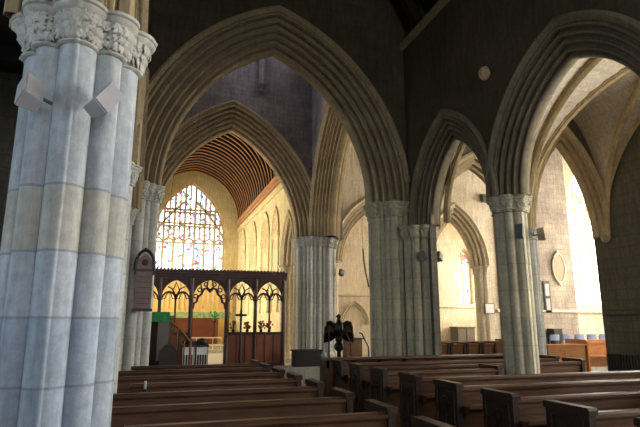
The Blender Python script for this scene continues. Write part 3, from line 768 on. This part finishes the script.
for x in (-.02, 4.37):
    mb = MB(); mb.prism([(-.19, 0), (-.19, .95), (.05, .95), (.05, 0)], lambda a, b, d: (d, a, b), x, x+.05); mb.build('bench_end', 'oak_end', t)
# transept benches: short dark-ended stalls in a line
for k in range(4):
    make_pew(7.35+k*.50, 7.35+k*.50+.40, 12.7, 'small dark oak stall in the transept, %s' % ['leftmost of four in a line', 'second from left of four in a line', 'third from left of four in a line', 'rightmost of four, beside the slender pier'][k],
             'four small stalls below the sunlit chapel arch', H=1.08, endw=.3, mats=('oak_bench', 'oak_bench', 'oak_end'), carve=False, name='stall', shelf=False)
make_pew(7.1, 10.2, 13.5, 'long reddish oak pew in the transept behind the four small stalls', None, H=1.12, mats=('oak_bench', 'oak_bench', 'oak_end'), carve=False, shelf=False)

# sunlit light-oak stalls, far right
t = empty('choir_stall', (10.36, 11.9, 0), 0, 'bright orange-brown oak stall front with two panels at far right, catching sunlight', 'stall')
mb = MB(); mb.box(0, 1.25, 0, .05, .1, 1.0); mb.box(0, 1.25, -.012, 0, .86, .98); mb.box(0, 1.25, -.012, 0, .1, .28); mb.box(.54, .62, -.012, 0, .28, .86); mb.build('front_panel', 'pine', t)
mb = MB(); mb.box(-.04, 1.27, -.06, .3, 1.0, 1.04); mb.build('desk_top', 'pine', t)
mb = MB(); mb.prism([(-.06, 0), (-.06, 1.12), (.0, 1.16), (.35, 1.16), (.42, 1.05), (.42, 0)], lambda p, q, d: (d, p, q), 1.27, 1.34); mb.build('bench_end', 'pine', t)
t = empty('choir_stall', (12.2, 12.6, 0), 0, 'orange-brown oak bench back with seat ledge beside the dark aisle wall', 'stall')
mb = MB(); mb.box(0, 2.0, .5, .56, .3, 1.12); mb.box(0, 2.0, .46, .5, 1.0, 1.12); mb.build('backrest', 'pine', t)
mb = MB(); mb.box(0, 2.0, .1, .5, .62, .66); mb.build('seat', 'pine', t)
mb = MB(); mb.box(-.06, 0, .05, .6, 0, 1.15); mb.box(2.0, 2.06, .05, .6, 0, 1.15); mb.build('bench_end', 'pine', t)
# stacked-back chairs with blue pads
def chair_bm(t):
    mb = MB(); mb.box(-.2, .2, -.2, .2, .42, .47); mb.build('seat', 'blue_pad', t)
    mb = MB(); rows = [[(-.19+.38*i/6, .20+.03*cos(pi*(i/6-.5)), z) for i in range(7)] for z in (.85, .92, 1.0, 1.05)]
    mb.grid(rows); rows2 = [[(x, y+.035, z) for x, y, z in r] for r in rows]; mb.grid(rows2); mb.grid([rows[-1], rows2[-1]]); mb.grid([rows[0], rows2[0]])
    mb.build('backrest', 'blue_pad', t)
    for sx in (-1, 1):
        for sy in (-1, 1):
            mb = MB(); mb.tube([(sx*.18, sy*.18, 0), (sx*.18, sy*.18, .42 if sy < 0 else 1.0)], .013); mb.build('leg', 'steel', t)
ch = empty('stacking_chair', (13.45, 15.2, 0), pi); chair_bm(ch)
cl = ['leftmost, half behind the slender pier', 'beside the dark box', 'middle of the five', 'second from the dark aisle wall', 'rightmost, against the dark aisle wall']
for k in range(5):
    c = ch if k == 0 else copy_tree(ch); c.location = (13.35+k*.54, 15.2, .18); tag(c, 'blue-backed chair below the tall bright window, '+cl[k], 'chair', 'blue-backed chairs against the transept wall')
mb = MB(); mb.box(13.1, 16.0, 14.9, 15.7, 0, .18); tag(mb.build('floor', 'step'), kind='structure')
t = empty('cabinet', (14.05, 15.7, 0), 0, 'small dark box cabinet against the bare stone wall under the oval tablet', 'cabinet')
mb = MB(); mb.box(-.2, .2, -.12, .2, 0, 1.42); mb.build('body', 'black_box', t); mb = MB(); mb.box(-.18, .18, -.14, -.12, .05, 1.38); mb.build('door', 'black_box', t)

# chest by chapel wall
t = empty('cupboard', (12.75, 19.6, 0), 0, 'brown-grey cupboard standing against chapel wall under the lancet window', 'cupboard')
mb = MB(); mb.box(-.42, .42, -.2, .3, 0, 1.42); mb.build('body', 'chest_paint', t)
mb = MB(); mb.box(-.46, .46, -.24, .34, 1.42, 1.47); mb.build('top', 'chest_paint', t)
for s in (-1, 1):
    mb = MB(); mb.box(s*.21-.19, s*.21+.19, -.225, -.2, .08, 1.36); d = mb.build('door', 'chest_paint', t); mb = MB(); mb.ball((s*.05, -.24, .75), .015, .015, .015); mb.build('knob', 'iron', d)
# ------------------------------------------------------------------ rood screen
sx = [-1.25, -.60, .27, 1.12, 2.14, 2.96, 3.80]; YS = 15.28
t = empty('chancel_screen', (0, YS, .3), 0, 'dark carved oak chancel screen with arched open bays and a doorway', 'screen')
ZB = -.3
def pz(z): return z-.3
mb = MB()
for z0, z1, d in ((2.86, 2.93, .07), (2.93, 3.0, .11), (3.0, 3.09, .15)): mb.box(sx[0]-.05, sx[-1]+.08, -d, d, pz(z0), pz(z1))
for k in range(52): x = sx[0]+k*.098; mb.box(x, x+.055, -.16, .16, pz(3.09), pz(3.125))
mb.build('cornice_beam', 'oak_screen', t)
for i, x in enumerate(sx):
    mb = MB(); w = .045 if i not in (3, 4) else .06
    mb.box(x-w, x+w, -.06, .06, 0, pz(2.86)); mb.lathe([(w*.9, pz(.5)), (w*.7, pz(1.2)), (w*.9, pz(1.25)), (w*.6, pz(1.3)), (w*.6, pz(2.2)), (w, pz(2.3)), (w*.9, pz(2.86))], x, -.07, 10)
    mb.build('post', 'oak_screen', t)
def sbar(mb, pts, q=.016, d=.03):
    q *= 1.5
    rows = []
    for i, p in enumerate(pts):
        a = Vector(pts[max(i-1, 0)]); b = Vector(pts[min(i+1, len(pts)-1)]); dd = (b-a).normalized(); n = Vector((-dd.y, dd.x))*q
        rows.append([(p[0]+n.x, -d, p[1]+n.y), (p[0]+n.x, d, p[1]+n.y), (p[0]-n.x, d, p[1]-n.y), (p[0]-n.x, -d, p[1]-n.y)])
    mb.grid(rows, True); mb.cap(rows[0]); mb.cap(rows[-1])
for i in range(6):
    a, b = sx[i]+.045, sx[i+1]-.045; c = (a+b)/2; h = (b-a)/2; door = i == 3
    mb = MB(); rise = pz(2.80)-pz(2.30)
    arch_wall(mb, 'Y', -.03, .06, a, b, pz(2.87), [(c, h, pz(2.30), max(rise, h*.98), None)] if not door else [(c, h, pz(2.28), .54, None)], z0=pz(2.28))
    if not door:
        sbar(mb, [(c, pz(1.34)), (c, pz(2.32))], .014)
        for m2 in ((a+c)/2, (c+b)/2):
            q = h/2; sbar(mb, [(m2-q*cos(pi*j/10), pz(2.24)+arch_z(q*cos(pi*j/10), q, q*1.25)) for j in range(11)])
            for sg in (-1, 1):
                sbar(mb, [(m2+sg*q*.95, pz(2.30)), (m2+sg*q*.55, pz(2.28)), (m2+sg*q*.3, pz(2.40)), (m2, pz(2.46))], .009, .02)
        sbar(mb, [(c, pz(2.32)), (c-h*.25, pz(2.50)), (c, pz(2.74)), (c+h*.25, pz(2.50)), (c, pz(2.32))], .012)
        for sg in (-1, 1): sbar(mb, [(c, pz(2.36)), (c+sg*h*.3, pz(2.56)), (c+sg*h*.62, pz(2.62))], .012)
    else:
        # ogee cusped doorway head
        for sg in (-1, 1):
            sbar(mb, [(c+sg*h, pz(2.0)), (c+sg*h*.93, pz(2.16)), (c+sg*h*.78, pz(2.2)), (c+sg*h*.70, pz(2.34)), (c+sg*h*.5, pz(2.42)), (c+sg*h*.38, pz(2.56)), (c+sg*h*.15, pz(2.60)), (c, pz(2.50))], .022)
            r = .055
            for (xx, zz) in ((.62, 2.54), (.25, 2.70), (.84, 2.36)):
                sbar(mb, [(c+sg*h*xx+r*cos(2*pi*j/12), pz(zz)+r*sin(2*pi*j/12)) for j in range(13)], .011)
            sbar(mb, [(c+sg*h*.45, pz(2.45)), (c+sg*h*.52, pz(2.62)), (c+sg*h*.6, pz(2.78))], .01)
            sbar(mb, [(c+sg*.07, pz(2.52)), (c+sg*.09, pz(2.66)), (c+sg*.05, pz(2.84))], .012)
        mb.ball((c, 0, pz(2.52)), .05, .05, .06)
    mb.build('tracery_head', 'oak_screen', t)
    if not door:
        mb = MB(); mb.box(a, b, -.025, .025, pz(.36), pz(1.30)); mb.build('lower_panel', 'oak_panel', t)
        mb = MB(); mb.box(a-.02, b+.02, -.06, .06, pz(1.28), pz(1.36)); mb.box(a-.02, b+.02, -.05, .05, 0, .2)
        for k in range(4): x = a+(b-a)*k/3; mb.box(x-.02, x+.02, -.04, .04, .18, pz(1.28))
        mb.build('rail', 'oak_screen', t)
# processional cross in front of the screen
t = empty('processional_cross', (2.50, 14.98, .3), 0, 'dark standing cross on a pole in front of the screen right of its doorway', 'cross')
mb = MB(); mb.lathe([(.14, 0), (.13, .04), (.03, .09), (.035, .12), (.03, 1.40)], n=12); mb.build('pole', 'iron', t)
mb = MB(); mb.box(-.032, .032, -.02, .02, 1.36, 1.68); mb.box(-.13, .13, -.02, .02, 1.50, 1.565)
for p in ((0, 1.70), (.14, 1.535), (-.14, 1.535)): mb.ball((p[0], 0, p[1]), .03, .02, .03, 8, 6)
mb.build('cross_head', 'iron', t)
# flower arrangements on the screen rail
for k, (x, l) in enumerate([(2.32, 'small dark leafy'), (2.72, 'red-flowered'), (3.12, 'dark leafy'), (3.36, 'red and dark')]):
    t = empty('flower_arrangement', (x, 15.16, 1.36), 0, l+' posy on the screen rail, '+['left of the standing cross', 'just right of the standing cross', 'at centre of the right bay', 'nearest the screen right end'][k], 'flowers', 'posies on the screen rail')
    mb = MB(); mb.lathe([(.035, 0), (.05, .05), (.035, .08)], n=10); mb.build('vase', 'iron', t)
    for nm, mt, cnt in (('blooms', 'red_flower', 9 if k in (1, 3) else 3), ('foliage', 'leaf_green', 14)):
        mb = MB()
        for q in range(cnt):
            a = random.random()*6.28; r = random.random()*.11; z = .1+random.random()*.2
            s_ = .028 if nm == 'blooms' else .022; mb.ball((r*cos(a), r*sin(a)*.6, z), s_*1.2, s_, s_*1.3, 6, 5)
            mb.tube([(0, 0, .06), (r*cos(a), r*sin(a)*.6, z)], .004, 4)
        o = mb.build(nm, mt, t)

# pulpit with green fall
t = empty('pulpit', (.22, 13.0, 0), 0, 'dark octagonal pulpit with sloping stair rail, left of the screen doorway', 'pulpit')
mb = MB(); mb.lathe([(.20, 0), (.20, .1), (.12, .2), (.12, .5), (.30, .72), (.34, .78), (.34, 1.70), (.38, 1.73), (.38, 1.78)], n=8); mb.build('body', 'oak_end', t)
mb = MB(); mb.tube([(.30, -.1, 1.62), (.48, -.1, 1.50), (.75, -.1, 1.18)], .028); mb.tube([(.30, .35, 1.60), (.48, .35, 1.50), (.80, .35, 1.14)], .028); mb.tube([(.78, -.1, 0), (.76, -.1, 1.2)], .03); mb.tube([(.45, -.1, 0), (.45, -.1, 1.5)], .018); mb.tube([(.62, -.1, 0), (.62, -.1, 1.34)], .018); mb.build('handrail', 'oak_bench', t)
mb = MB()
for k in range(4): mb.box(.30, .78-.1*k, -.1, .35, .2*k, .2*k+.2)
mb.build('steps', 'oak_end', t)
t = empty('pulpit_fall', (.22, 12.68, 1.80), 0, 'green cloth hanging over the pulpit desk', 'cloth')
mb = MB(); rows = [[(-.17+.042*j, y+.006*sin(j*1.7), z) for j in range(11)] for y, z in ((.3, .02), (.05, .06), (-.08, .03), (-.10, -.04), (-.10, -.15))]
mb.grid(rows); mb.grid([[(x, y+.012, z-.012) for x, y, z in r] for r in rows]); mb.build('cloth', 'green_cloth', t, smooth=60)
# prayer desks with white cloths
for k in range(2):
    t = empty('prayer_desk', (.97+k*.33, 13.4, 0), 0, 'dark kneeling desk before the screen doorway, white cloth on its front, %s one' % ('left' if k == 0 else 'right'), 'prayer desk', 'two kneeling desks before the screen')
    mb = MB(); mb.box(-.15, .15, .0, .26, 0, 1.06); mb.prism([(-.04, 1.04), (-.04, 1.08), (.30, 1.18), (.30, 1.12)], lambda a, b, d: (d, a, b), -.16, .16)
    mb.ball((0, .14, 1.15), .13, .1, .10); mb.build('body', 'oak_end', t)
    mb = MB(); rows = [[(-.13+.0325*j, -.02-.05*(.2+.8*(1.02-z)/.3)+.006*sin(j*2.2), z+(0 if j % 2 else -.01)) for j in range(9)] for z in (1.07, .98, .86)]
    mb.grid(rows); mb.grid([[(x, y+.01, z) for x, y, z in r] for r in rows]); mb.build('white_cloth', 'white_cloth', t, smooth=60)
    mb = MB()
    for q in range(5): x = -.12+.06*q; mb.tube([(x, -.03, .1), (x, -.03, .88)], .008, 5)
    mb.build('spindles', 'white_cloth', t)
t = empty('clergy_chair', (.50, 12.50, 0), 0, 'dark high-backed chair between the pulpit and the white-clothed desks', 'chair')
mb = MB(); mb.box(-.22, .16, -.2, .2, .40, .46); mb.build('seat', 'oak_end', t)
mb = MB(); mb.prism([(-.22, .4), (-.22, 1.0), (-.1, 1.14), (.04, 1.14), (.16, 1.0), (.16, .4)], lambda a, b, d: (a, d, b), -.22, -.17); mb.build('backrest', 'oak_end', t)
for a, b in ((-.2, -.18), (.14, -.18), (-.2, .18), (.14, .18)):
    mb = MB(); mb.box(a-.02, a+.02, b-.02, b+.02, 0, .4); mb.build('leg', 'oak_end', t)
# ------------------------------------------------------------------ chancel furniture
t = empty('altar', (1.98, 26.9, .6), 0, 'red-brown panelled altar seen through the screen', 'altar')
mb = MB(); mb.box(-1.35, 1.35, 0, .7, 0, 1.22)
for k in range(10): x = -1.35+k*.3; mb.box(x-.02, x+.02, -.02, 0, .05, 1.18)
mb.build('body', 'altar_wood', t); mb = MB(); mb.box(-1.42, 1.42, -.06, .74, 1.22, 1.27); mb.build('top', 'altar_wood', t)
t = empty('reredos', (1.9, 27.9, 1.2), 0, 'golden arcaded reredos above the altar', 'reredos')
mb = MB(); mb.box(-2.3, 2.3, 0, .1, -.6, 2.72); mb.build('panel', 'gold', t)
for k in range(19):
    x = -2.25+k*.25; mb = MB(); mb.box(x-.03, x+.03, -.05, 0, 1.15, 2.6); mb.prism([(-.03, 2.6), (.03, 2.6), (0, 2.72)], lambda a, b, d: (x+a, d, b), -.05, 0)
    if k < 18:
        q = .11; m = x+.125
        mb.tube([(m-q*cos(pi*j/8), -.03, 2.25+arch_z(q*cos(pi*j/8), q, .2)) for j in range(9)], .016, 5)
    mb.build('colonnette', 'pier_cream', t)
mb = MB(); rows = [[(-2.2+.1*j, -.06+.012*sin(j*1.9), z) for j in range(45)] for z in (.66, .98)]; mb.grid(rows); mb.grid([[(x, y+.03, z) for x, y, z in r] for r in rows]); mb.grid([rows[1], [(x, y+.03, z) for x, y, z in rows[1]]])
d = mb.build('dossal_cloth', 'dossal', t, smooth=60); d['label'] = 'green patterned hanging'
t = empty('altar_flowers', (3.12, 26.5, .42), 0, 'green foliage arrangement on a stand right of the altar', 'flowers')
mb = MB(); mb.lathe([(.12, 0), (.03, .05), (.03, 1.2), (.1, 1.3), (.08, 1.4)], n=10); mb.build('stand', 'iron', t)
mb = MB()
for q in range(30):
    a = random.random()*6.28; r = random.random()*.25; mb.ball((r*cos(a), r*sin(a), 1.45+random.random()*.3), .05, .05, .05, 6, 5)
mb.build('foliage', 'green_cloth', t)
mb = MB(); mb.box(.6, 3.2, 24.3, 24.36, .95, 1.0); mb.box(.6, 3.2, 24.3, 24.36, .66, .69)
for k in range(8): x = .62+k*.365; mb.box(x, x+.03, 24.3, 24.34, .45, .97)
tag(mb.build('communion_rail', 'pier_cream'), 'pale communion rail in front of the altar', 'rail')

# ------------------------------------------------------------------ eagle lectern
t = empty('eagle_lectern', (4.33, 11.9, 0), radians(-12), 'dark eagle lectern with spread wings standing before the pale crossing pier', 'lectern')
mb = MB(); mb.lathe([(.30, 0), (.30, .06), (.24, .08), (.22, .14), (.10, .20), (.06, .30), (.05, .5), (.09, .56), (.05, .62), (.045, .95), (.10, 1.0), (.12, 1.06), (.10, 1.13), (.04, 1.18)], n=20); mb.build('stem', 'bronze', t, smooth=50)
mb = MB(); mb.ball((0, 0, 1.24), .09, .09, .09, 16, 10); mb.build('globe', 'bronze', t, smooth=60)
eb = MB()
# body, neck, head
eb.tube([(0, .02, 1.20), (0, .0, 1.32), (0, -.02, 1.46), (0, -.03, 1.58), (0, -.03, 1.66), (0, -.035, 1.73), (0, -.03, 1.79), (0, -.02, 1.82)], .1, 14, [.03, .085, .115, .095, .06, .045, .052, .02])
eb.tube([(0, -.03, 1.775), (-.05, -.05, 1.77), (-.085, -.06, 1.745)], .02, 8, [.04, .026, .006])
eb.tube([(0, .03, 1.34), (0, .07, 1.2), (0, .09, 1.04)], .05, 8, [.06, .06, .07])
for sg in (-1, 1):
    for k in range(9):        # feathers fanning downward from the raised shoulder
        f = k/8
        root = Vector((sg*(.05+.20*f), .0+.02*f, 1.50+.10*sin(pi*f*.8)+.03*f))
        tip = Vector((sg*(.08+.25*f), .05, 1.26-.10*f-.03*sin(pi*f)))
        mid = (root+tip)/2+Vector((sg*.035*f, -.02, .0))
        eb.tube([tuple(root), tuple(mid), tuple(tip)], .03, 6, [.036, .034, .014])
    eb.tube([(sg*.03, -.01, 1.50), (sg*.11, -.01, 1.56), (sg*.20, .0, 1.63), (sg*.275, .01, 1.61), (sg*.30, .02, 1.52), (sg*.31, .03, 1.42), (sg*.33, .05, 1.28), (sg*.345, .06, 1.14)], .04, 8, [.05, .055, .05, .05, .05, .045, .04, .012])
    eb.tube([(sg*.05, -.02, 1.3), (sg*.06, -.03, 1.2), (sg*.05, -.06, 1.19)], .02, 6)
o = eb.build('eagle', 'bronze', t, smooth=60)
rm = o.modifiers.new('fuse', 'REMESH'); rm.mode = 'VOXEL'; rm.voxel_size = .011; rm.use_smooth_shade = True
# desk and hand rails behind the eagle
t = empty('reading_desk', (4.86, 12.3, 0), 0, 'small dark desk with white papers behind right wing of the eagle', 'desk')
mb = MB(); mb.box(-.22, .18, -.12, .18, .5, 1.22); mb.build('body', 'oak_bench', t)
mb = MB(); mb.box(-.26, .24, -.16, .22, 1.22, 1.25); mb.build('top', 'oak_end', t)
for a in (-.2, .16):
    for b in (-.1, .16):
        mb = MB(); mb.box(a-.02, a+.02, b-.02, b+.02, 0, .5); mb.build('leg', 'oak_end', t)
t = empty('open_book', (4.86, 12.3, 1.255), 0, 'open white pages lying on the small desk behind the eagle', 'book')
mb = MB()
for sg in (-1, 1): mb.grid([[(sg*.02*j*1.0, y, .005+.02*sin(pi*j/9)) for j in range(9)] for y in (-.1, .12)]); 
mb.box(-.17, .17, -.11, .13, 0, .004); mb.build('pages', 'paper', t)
for k, (x, y, pts) in enumerate([(4.08, 11.9, [(0, 0, 0), (0, 0, 1.55)]), (4.60, 11.7, [(0, 0, 0), (-.06, 0, 1.18), (-.16, 0, 1.36)]), (4.98, 11.9, [(.12, 0, 0), (.10, 0, 1.05), (-.06, 0, 1.36), (-.12, 0, 1.38)])]):
    mb = MB(); mb.tube(pts, .018, 8); o = mb.build('handrail', 'oak_screen'); o.location = (x, y, 0)
    tag(o, ['upright dark post just left of the eagle', 'slanting dark handrail right of the eagle stem', 'dark handrail with sloping top right of the small desk'][k], 'handrail', 'dark rails around the eagle lectern')
# plinth box by pale pier
mb = MB(); mb.box(3.5, 5.3, 14.2, 15.1, .0, .42); tag(mb.build('floor', 'step'), kind='structure')
t = empty('platform_box', (4.37, 14.62, .42), 0, 'low dark-green box at the foot of the pale crossing pier', 'box')
mb = MB(); mb.box(-.42, .36, -.2, .2, 0, .42); mb.build('body', 'iron', t); mb = MB(); mb.box(-.45, .39, -.23, .23, .42, .46); mb.build('lid', 'iron', t)

# ------------------------------------------------------------------ plaque
t = empty('memorial_plaque', (-.12, 9.93, 1.86), 0, 'dark pointed memorial tablet with engraved lines on the left crossing pier', 'plaque')
w = .145
mb = MB(); pol = [(-w, 0), (w, 0), (w, .72)]+[(w*cos(pi*j/10)*1.0, .72+arch_z(w*cos(pi*j/10), w, .26)) for j in range(11)]+[(-w, .72)]
pol = [p for i, p in enumerate(pol) if i == 0 or (abs(p[0]-pol[i-1][0])+abs(p[1]-pol[i-1][1])) > 1e-4]
mb.prism(pol, lambda a, b, d: (a, d, b), -.05, .03); mb.build('slab', 'slate', t)
mb = MB(); mb.box(-w-.03, w+.03, -.08, .0, -.05, .0); mb.box(-w-.03, w+.03, -.07, .0, .66, .70)
for sg in (-1, 1): mb.tube([(sg*(w+.02)*cos(a_), -.05, .68+.36*sin(a_)**.9) for a_ in [pi/2*j/10 for j in range(11)]], .028, 8); mb.box(sg*(w+.015)-.02, sg*(w+.015)+.02, -.06, .0, .6, .72)
mb.ball((0, -.05, 1.05), .03, .03, .04, 8, 6); mb.build('surround', 'slate_frame', t)
mb = MB()
for k in range(6): mb.box(-w*.85, w*.85, -.056, -.045, .08+k*.095, .088+k*.095)
mb.build('engraved_lines', 'slate_line', t)
mb = MB(); mb.ball((0, -.05, .82), .06, .012, .06, 12, 6); mb.build('emblem', 'slate_line', t)

# ------------------------------------------------------------------ loudspeakers
def speaker(loc, rot, size, label, mat='speaker_grey', br=None):
    sx_, sy_, sz_ = size
    t = empty('loudspeaker', loc, 0, label, 'loudspeaker', None); t.rotation_euler = rot
    mb = MB(); poly = [(-sx_/2, 0), (sx_/2, 0), (sx_/2*.72, sy_), (-sx_/2*.72, sy_)]
    mb.prism(poly, lambda a, b, d: (a, b, d), -sz_/2, sz_/2); o = mb.build('cabinet', mat, t)
    b_ = o.modifiers.new('bev', 'BEVEL'); b_.width = .006; b_.segments = 2
    mb = MB(); mb.box(-sx_/2*.92, sx_/2*.92, -.008, .0, -sz_/2*.95, sz_/2*.95); mb.build('grille', 'grille' if mat == 'speaker_grey' else 'speaker_dark', t)
    mb = MB(); mb.tube([(0, sy_*.9, 0), (0, sy_+.07, .0)], .012, 8); mb.build('bracket', 'speaker_dark', t)
    return t
speaker((-.80, 3.26, 2.965), (radians(-18), radians(-38), radians(-50)), (.12, .11, .25), 'pale grey loudspeaker tilted on left side of the near pier')
speaker((-.315, 3.24, 2.965), (radians(-18), radians(38), radians(35)), (.12, .11, .25), 'pale grey loudspeaker tilted on right side of the near pier')
speaker((5.40, 6.62, 3.02), (radians(-10), 0, radians(-60)), (.13, .10, .22), 'dark loudspeaker on the slender pier, facing left', 'speaker_dark')
speaker((5.99, 6.75, 3.02), (radians(-10), radians(45), radians(40)), (.15, .10, .18), 'small tan-brown loudspeaker on right side of the slender pier', 'speaker_tan')
speaker((5.30, 9.50, 2.98), (radians(-12), radians(-20), radians(-30)), (.15, .10, .18), 'dark loudspeaker under the lower capital of the broad grey pier, left of a pair', 'speaker_dark')
speaker((5.74, 9.50, 2.98), (radians(-12), radians(30), radians(30)), (.16, .10, .18), 'dark loudspeaker under the lower capital of the broad grey pier, right of a pair', 'speaker_dark')
speaker((5.80, 15.55, 3.2), (radians(-12), radians(20), radians(30)), (.16, .12, .2), 'dark loudspeaker on right flank of the pale crossing pier', 'speaker_dark')
speaker((11.57, 15.85, 6.15), (radians(-12), 0, 0), (.28, .14, .3), 'dark loudspeaker high on the sunlit wall above the chapel arch', 'speaker_dark')

# ------------------------------------------------------------------ small carved stones, tablets, notices
def head_corbel(loc, r, label, mat='arch_nave', rz=0):
    t = empty('carved_corbel', loc, rz, label, 'corbel')
    mb = MB(); mb.ball((0, 0, 0), r, r*1.0, r*1.25, 12, 10); mb.ball((0, -r*.9, -r*.1), r*.2, r*.3, r*.35, 8, 6); mb.ball((r*.35, -r*.85, r*.25), r*.14, r*.1, r*.1, 6, 5); mb.ball((-r*.35, -r*.85, r*.25), r*.14, r*.1, r*.1, 6, 5)
    mb.box(-r*.5, r*.5, -r*.1, r*1.3, r*.8, r*1.25); mb.build('head', mat, t, smooth=60)
head_corbel((10.22, 9.50, 3.62), .12, 'carved corbel on the dark aisle wall where the vault ribs land', 'pier_grey', radians(-60))
head_corbel((5.22, 6.95, 5.80), .10, 'small carved stone head high on the dark wall between the two side arches', 'arch_tower', radians(-60))
head_corbel((-.52, 9.92, 4.95), .08, 'small carved head at left foot of the great arch hood', 'pier_grey')
head_corbel((5.25, 9.92, 4.72), .08, 'small carved head at right foot of the great arch hood', 'arch_nave')
head_corbel((5.10, 15.40, 4.75), .08, 'small carved head above the pale crossing pier capital', 'arch_tower')
head_corbel((4.62, 11.2, 6.9), .11, 'carved head under a tower shaft inside the great arch right side', 'arch_tower', radians(-60))
def tower_shaft(x, y, z0, z1, label):
    t = empty('wall_shaft', (x, y, z0), 0, label, 'shaft')
    mb = MB(); mb.lathe([(.02, -.32), (.10, -.22), (.07, -.15), (.14, -.05), (.15, 0), (.09, .04), (.09, z1-z0)], n=14); mb.build('shaft', 'tower_X', t, smooth=40)
tower_shaft(3.0, 15.42, 9.15, 13.0, 'thin dark shaft on a corbel above the chancel arch')
tower_shaft(4.66, 11.25, 7.1, 13.0, 'thin shaft rising inside the tower right of the great arch')
mb = MB()
n = 32; rr = [(.0, 0)]
t = empty('wall_tablet', (14.66, 15.93, 3.66), 0, 'oval tan memorial tablet on bare stone wall left of the tall bright window', 'plaque')
mb.prism([(.27*cos(2*pi*i/n), .52*sin(2*pi*i/n)) for i in range(n)], lambda a, b, d: (a, d, b), -.03, .03); mb.build('panel', 'tablet', t)
mb = MB(); mb.tube([(.28*cos(2*pi*i/n), -.02, .54*sin(2*pi*i/n)) for i in range(n+1)], .03, 6); mb.build('rim', 'pier_cream', t, smooth=60); mb = MB(); mb.ball((0, -.02, .6), .06, .04, .07); mb.ball((0, -.02, -.6), .07, .04, .08); mb.build('ornament', 'pier_cream', t, smooth=60)
t = empty('notice_board', (14.02, 15.9, 2.0), 0, 'tall narrow dark framed board on bare wall beside the slender pier', 'frame')
mb = MB(); mb.box(-.14, .14, 0, .05, 0, 1.15); mb.build('board', 'iron', t)
for za, zb in ((.08, .5), (.6, 1.05)): mb = MB(); mb.box(-.09, .09, -.01, 0, za, zb); mb.build('sheet', 'speaker_grey', t)
t = empty('notice', (11.47, 15.90, 1.93), 0, 'small white notice in a dark frame on the cream pier', 'notice')
mb = MB(); mb.box(-.20, .20, 0, .03, 0, .38); mb.build('frame', 'speaker_dark', t); mb = MB(); mb.box(-.17, .17, -.008, 0, .03, .35); mb.build('sheet', 'paper', t)
# blind arch niche in chapel wall
arch_ring('blind_arch', 'Y', 19.98, 7.95, .62, .95, 1.55, .14, mould_profile(.2, .14, .05, 1, .02, hood=False), 'arch_cream', label='low blind pointed arch in chapel wall behind the eagle', cat='arch')
# hanging striped strap
t = empty('bell_rope', (7.12, 17.0, 2.86), 0, 'dark striped rope slanting across the chapel wall above the eagle', 'rope')
mb = MB(); mb.tube([(0, 0, 1.35), (.02, 0, 1.0), (.08, 0, .55), (.20, 0, 0)], .028, 8); mb.tube([(0, 0, 1.35), (-.02, 0, 2.2), (-.02, 0, 3.66)], .006, 6); mb.build('rope', 'slate_frame', t)
for k, (x, z0, x1) in enumerate([(.56, 8.6, .34), (.98, 9.3, .92)]):
    mb = MB(); mb.tube([(x, 13.0, 13.0), (x, 13.0, z0), (x1, 13.0, 4.6 if k == 0 else 6.6)], .008, 6); tag(mb.build('hanging_cable', 'rope'), ['thin pale cable slanting down from the tower, left one', 'thin short cable hanging in the tower, right one'][k], 'cable')
# radiator on aisle wall
t = empty('radiator', (10.2, 7.75, .0), 0, 'black ribbed radiator along foot of the dark aisle wall', 'radiator')
for k in range(26):
    mb = MB(); mb.box(-.09, .05, k*.078, k*.078+.055, 0, .92); mb.build('fin', 'iron', t)
mb = MB(); mb.box(-.05, .02, 0, 1.82, .05, .1); mb.box(-.05, .02, 0, 1.82, .72, .77); mb.build('pipe', 'iron', t)
# little bottle on the pew
t = empty('bottle', (.015, 6.66, .695), 0, 'tiny dark bottle with pale cap on a left-hand pew ledge', 'bottle')
mb = MB(); mb.lathe([(.03, 0), (.032, .02), (.032, .12), (.014, .16)], n=12); mb.build('body', 'iron', t); mb = MB(); mb.lathe([(.016, .16), (.016, .24), (.008, .25)], n=10); mb.build('cap', 'speaker_grey', t)
# carpet runner in the aisle
mb = MB(); mb.box(2.25, 2.9, -6, 14.3, 0, .012); tag(mb.build('carpet', 'carpet'), 'long red carpet runner along the centre aisle', 'carpet')

# ------------------------------------------------------------------ world, camera, view
w = bpy.data.worlds.new('World'); SC.world = w; w.use_nodes = True
bg = w.node_tree.nodes['Background']; bg.inputs[0].default_value = (.8, .88, 1, 1); bg.inputs[1].default_value = .6
F_PX = 519.0
cam = bpy.data.cameras.new('camera'); co = bpy.data.objects.new('camera', cam); C.objects.link(co)
cam.sensor_width = 36; cam.lens = F_PX/640*36; cam.clip_start = .05
tilt = atan(110/F_PX); yaw = atan(172/(F_PX*cos(tilt)+110*sin(tilt)))
co.location = (0, 0, 1.6); co.rotation_euler = (pi/2+tilt, 0, -yaw)
SC.camera = co
SC.view_settings.view_transform = 'Standard'; SC.view_settings.look = 'None'; SC.view_settings.gamma = 1
SC.view_settings.exposure = 0.0; SC.view_settings.use_curve_mapping = False
